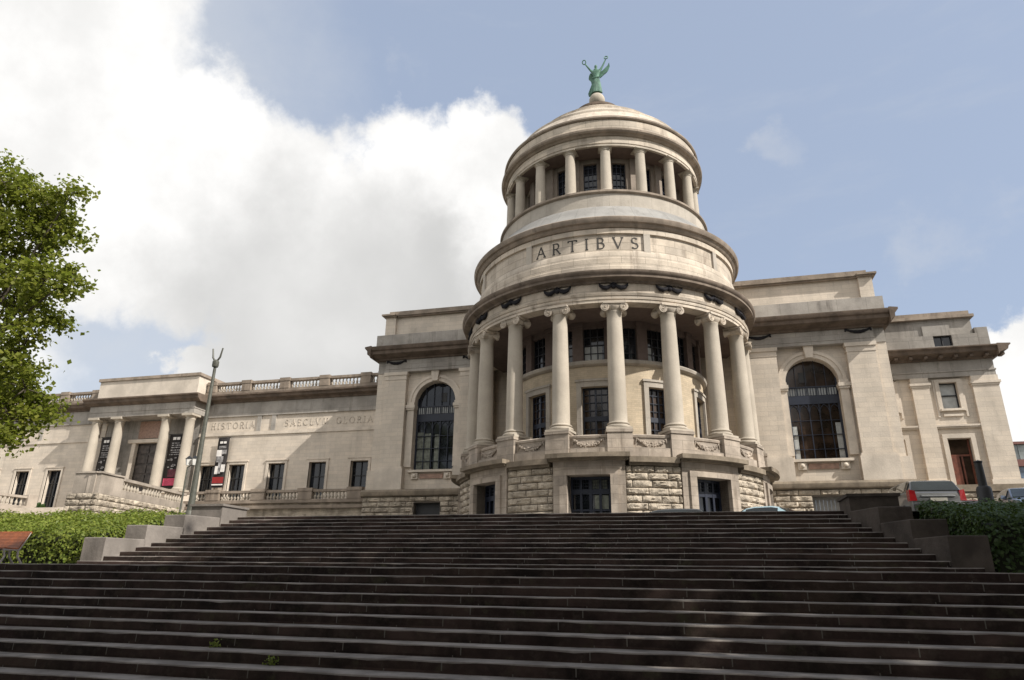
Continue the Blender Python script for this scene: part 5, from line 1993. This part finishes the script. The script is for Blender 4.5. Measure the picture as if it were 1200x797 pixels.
def mr(v, a, b, lo=0, hi=1):
    n = wn.new('ShaderNodeMapRange')
    n.interpolation_type = 'SMOOTHSTEP'
    wl(v, n.inputs[0])
    n.inputs[1].default_value, n.inputs[2].default_value = a, b
    n.inputs[3].default_value, n.inputs[4].default_value = lo, hi
    return n.outputs[0]


def wnoise(vec, scale, detail, rough):
    n = wn.new('ShaderNodeTexNoise')
    n.inputs['Scale'].default_value = scale
    n.inputs['Detail'].default_value = detail
    n.inputs['Roughness'].default_value = rough
    wl(vec, n.inputs['Vector'])
    return n


def mixc(f, a, b):
    n = wn.new('ShaderNodeMix')
    n.data_type = 'RGBA'
    for i, v in ((0, f), (6, a), (7, b)):
        if isinstance(v, (int, float)):
            n.inputs[i].default_value = v
        elif isinstance(v, tuple):
            n.inputs[i].default_value = (*v, 1)
        else:
            wl(v, n.inputs[i])
    return n.outputs[2]


tc = wn.new('ShaderNodeTexCoord')
D0 = tc.outputs['Generated']
n1 = wnoise(D0, 6.0, 12, .62)
n2 = wnoise(D0, 2.2, 3, .5)
off = vm('SUBTRACT', n1.outputs['Color'], (.5, .5, .5))
off = vm('SCALE', off.outputs[0], .30)
off.inputs['Scale'].default_value = .22
DW = vm('NORMALIZE', vm('ADD', D0, off.outputs[0]).outputs[0]).outputs[0]


def blobs(lst, vec, soft):
    acc = None
    for px, py, r in lst:
        d = raydir(px, py)
        ang = vm('DOT_PRODUCT', vec, tuple(d)).outputs['Value']
        a = r / 850.
        f = mr(ang, math.cos(a * (1 + soft)), math.cos(a * (1 - soft)))
        acc = f if acc is None else mm('MAXIMUM', acc, f)
    return acc


cloud = blobs([(20, 20, 160), (-140, 60, 240), (110, 130, 115), (235, 190, 100), (340, 275, 115), (480, 225, 92), (570, 195, 80), (640, 250, 90), (520, 330, 150), (210, 265, 105), (90, 230, 110), (340, 380, 100), (560, 420, 120), (225, 445, 45),
               (1190, 428, 34), (1240, 470, 75), (-300, 330, 220)], DW, .17)
wisp = blobs([(472, 82, 16), (925, 155, 18), (80, 420, 60), (210, 425, 70), (1100, 270, 28), (1180, 268, 25)], DW, .8)
cir = wnoise(vm('MULTIPLY', D0, (2.2, 2.2, 9.)).outputs[0], 2.0, 8, .62).outputs['Fac']
grey = blobs([(450, 380, 120), (340, 395, 115), (560, 420, 110), (500, 330, 70)], DW, .75)
tex = mr(wnoise(D0, 7.5, 8, .6).outputs['Fac'], .3, .7)
bright = mixc(tex, (6.2, 6.15, 6.05), (7.5, 7.42, 7.3))
cc = mixc(mm('MULTIPLY', grey, mr(n2.outputs['Fac'], .34, .66, .5, .85)), bright, (4.0, 4.0, 3.95))
# thin haze makes the summer blue paler
sepd = wn.new('ShaderNodeSeparateXYZ')
wl(D0, sepd.inputs[0])
skyc = mixc(.62, sky.outputs[0], (3.6, 4.2, 5.35))
skyc = mixc(mm('MULTIPLY', mr(cir, .5, .8), .25), skyc, (4.0, 4.3, 4.8))
skyc = mixc(mm('MULTIPLY', wisp, mr(n1.outputs['Fac'], .42, .68, 0., .38)), skyc, (4.6, 4.75, 5.0))
veil = blobs([(150, 400, 170), (330, 430, 120), (120, 60, 150)], DW, .9)
skyc = mixc(mm('MULTIPLY', veil, .5), skyc, (5.0, 5.15, 5.3))
# unseen cloud added behind the viewer to brighten the facades
back = mm('MULTIPLY', mr(sepd.outputs[1], .15, -.3), mr(n2.outputs['Fac'], .3, .5, .35, 1.))
skyc = mixc(back, skyc, (8.2, 8.1, 8.0))
fin = mixc(cloud, skyc, cc)
wl(fin, bgn.inputs['Color'])

S.view_settings.view_transform = 'Standard'
S.view_settings.look = 'None'
S.view_settings.exposure = .55
S.view_settings.gamma = 1
S.view_settings.use_curve_mapping = False
S.render.engine = 'CYCLES'
S.cycles.use_denoising = True
S.cycles.max_bounces = 6
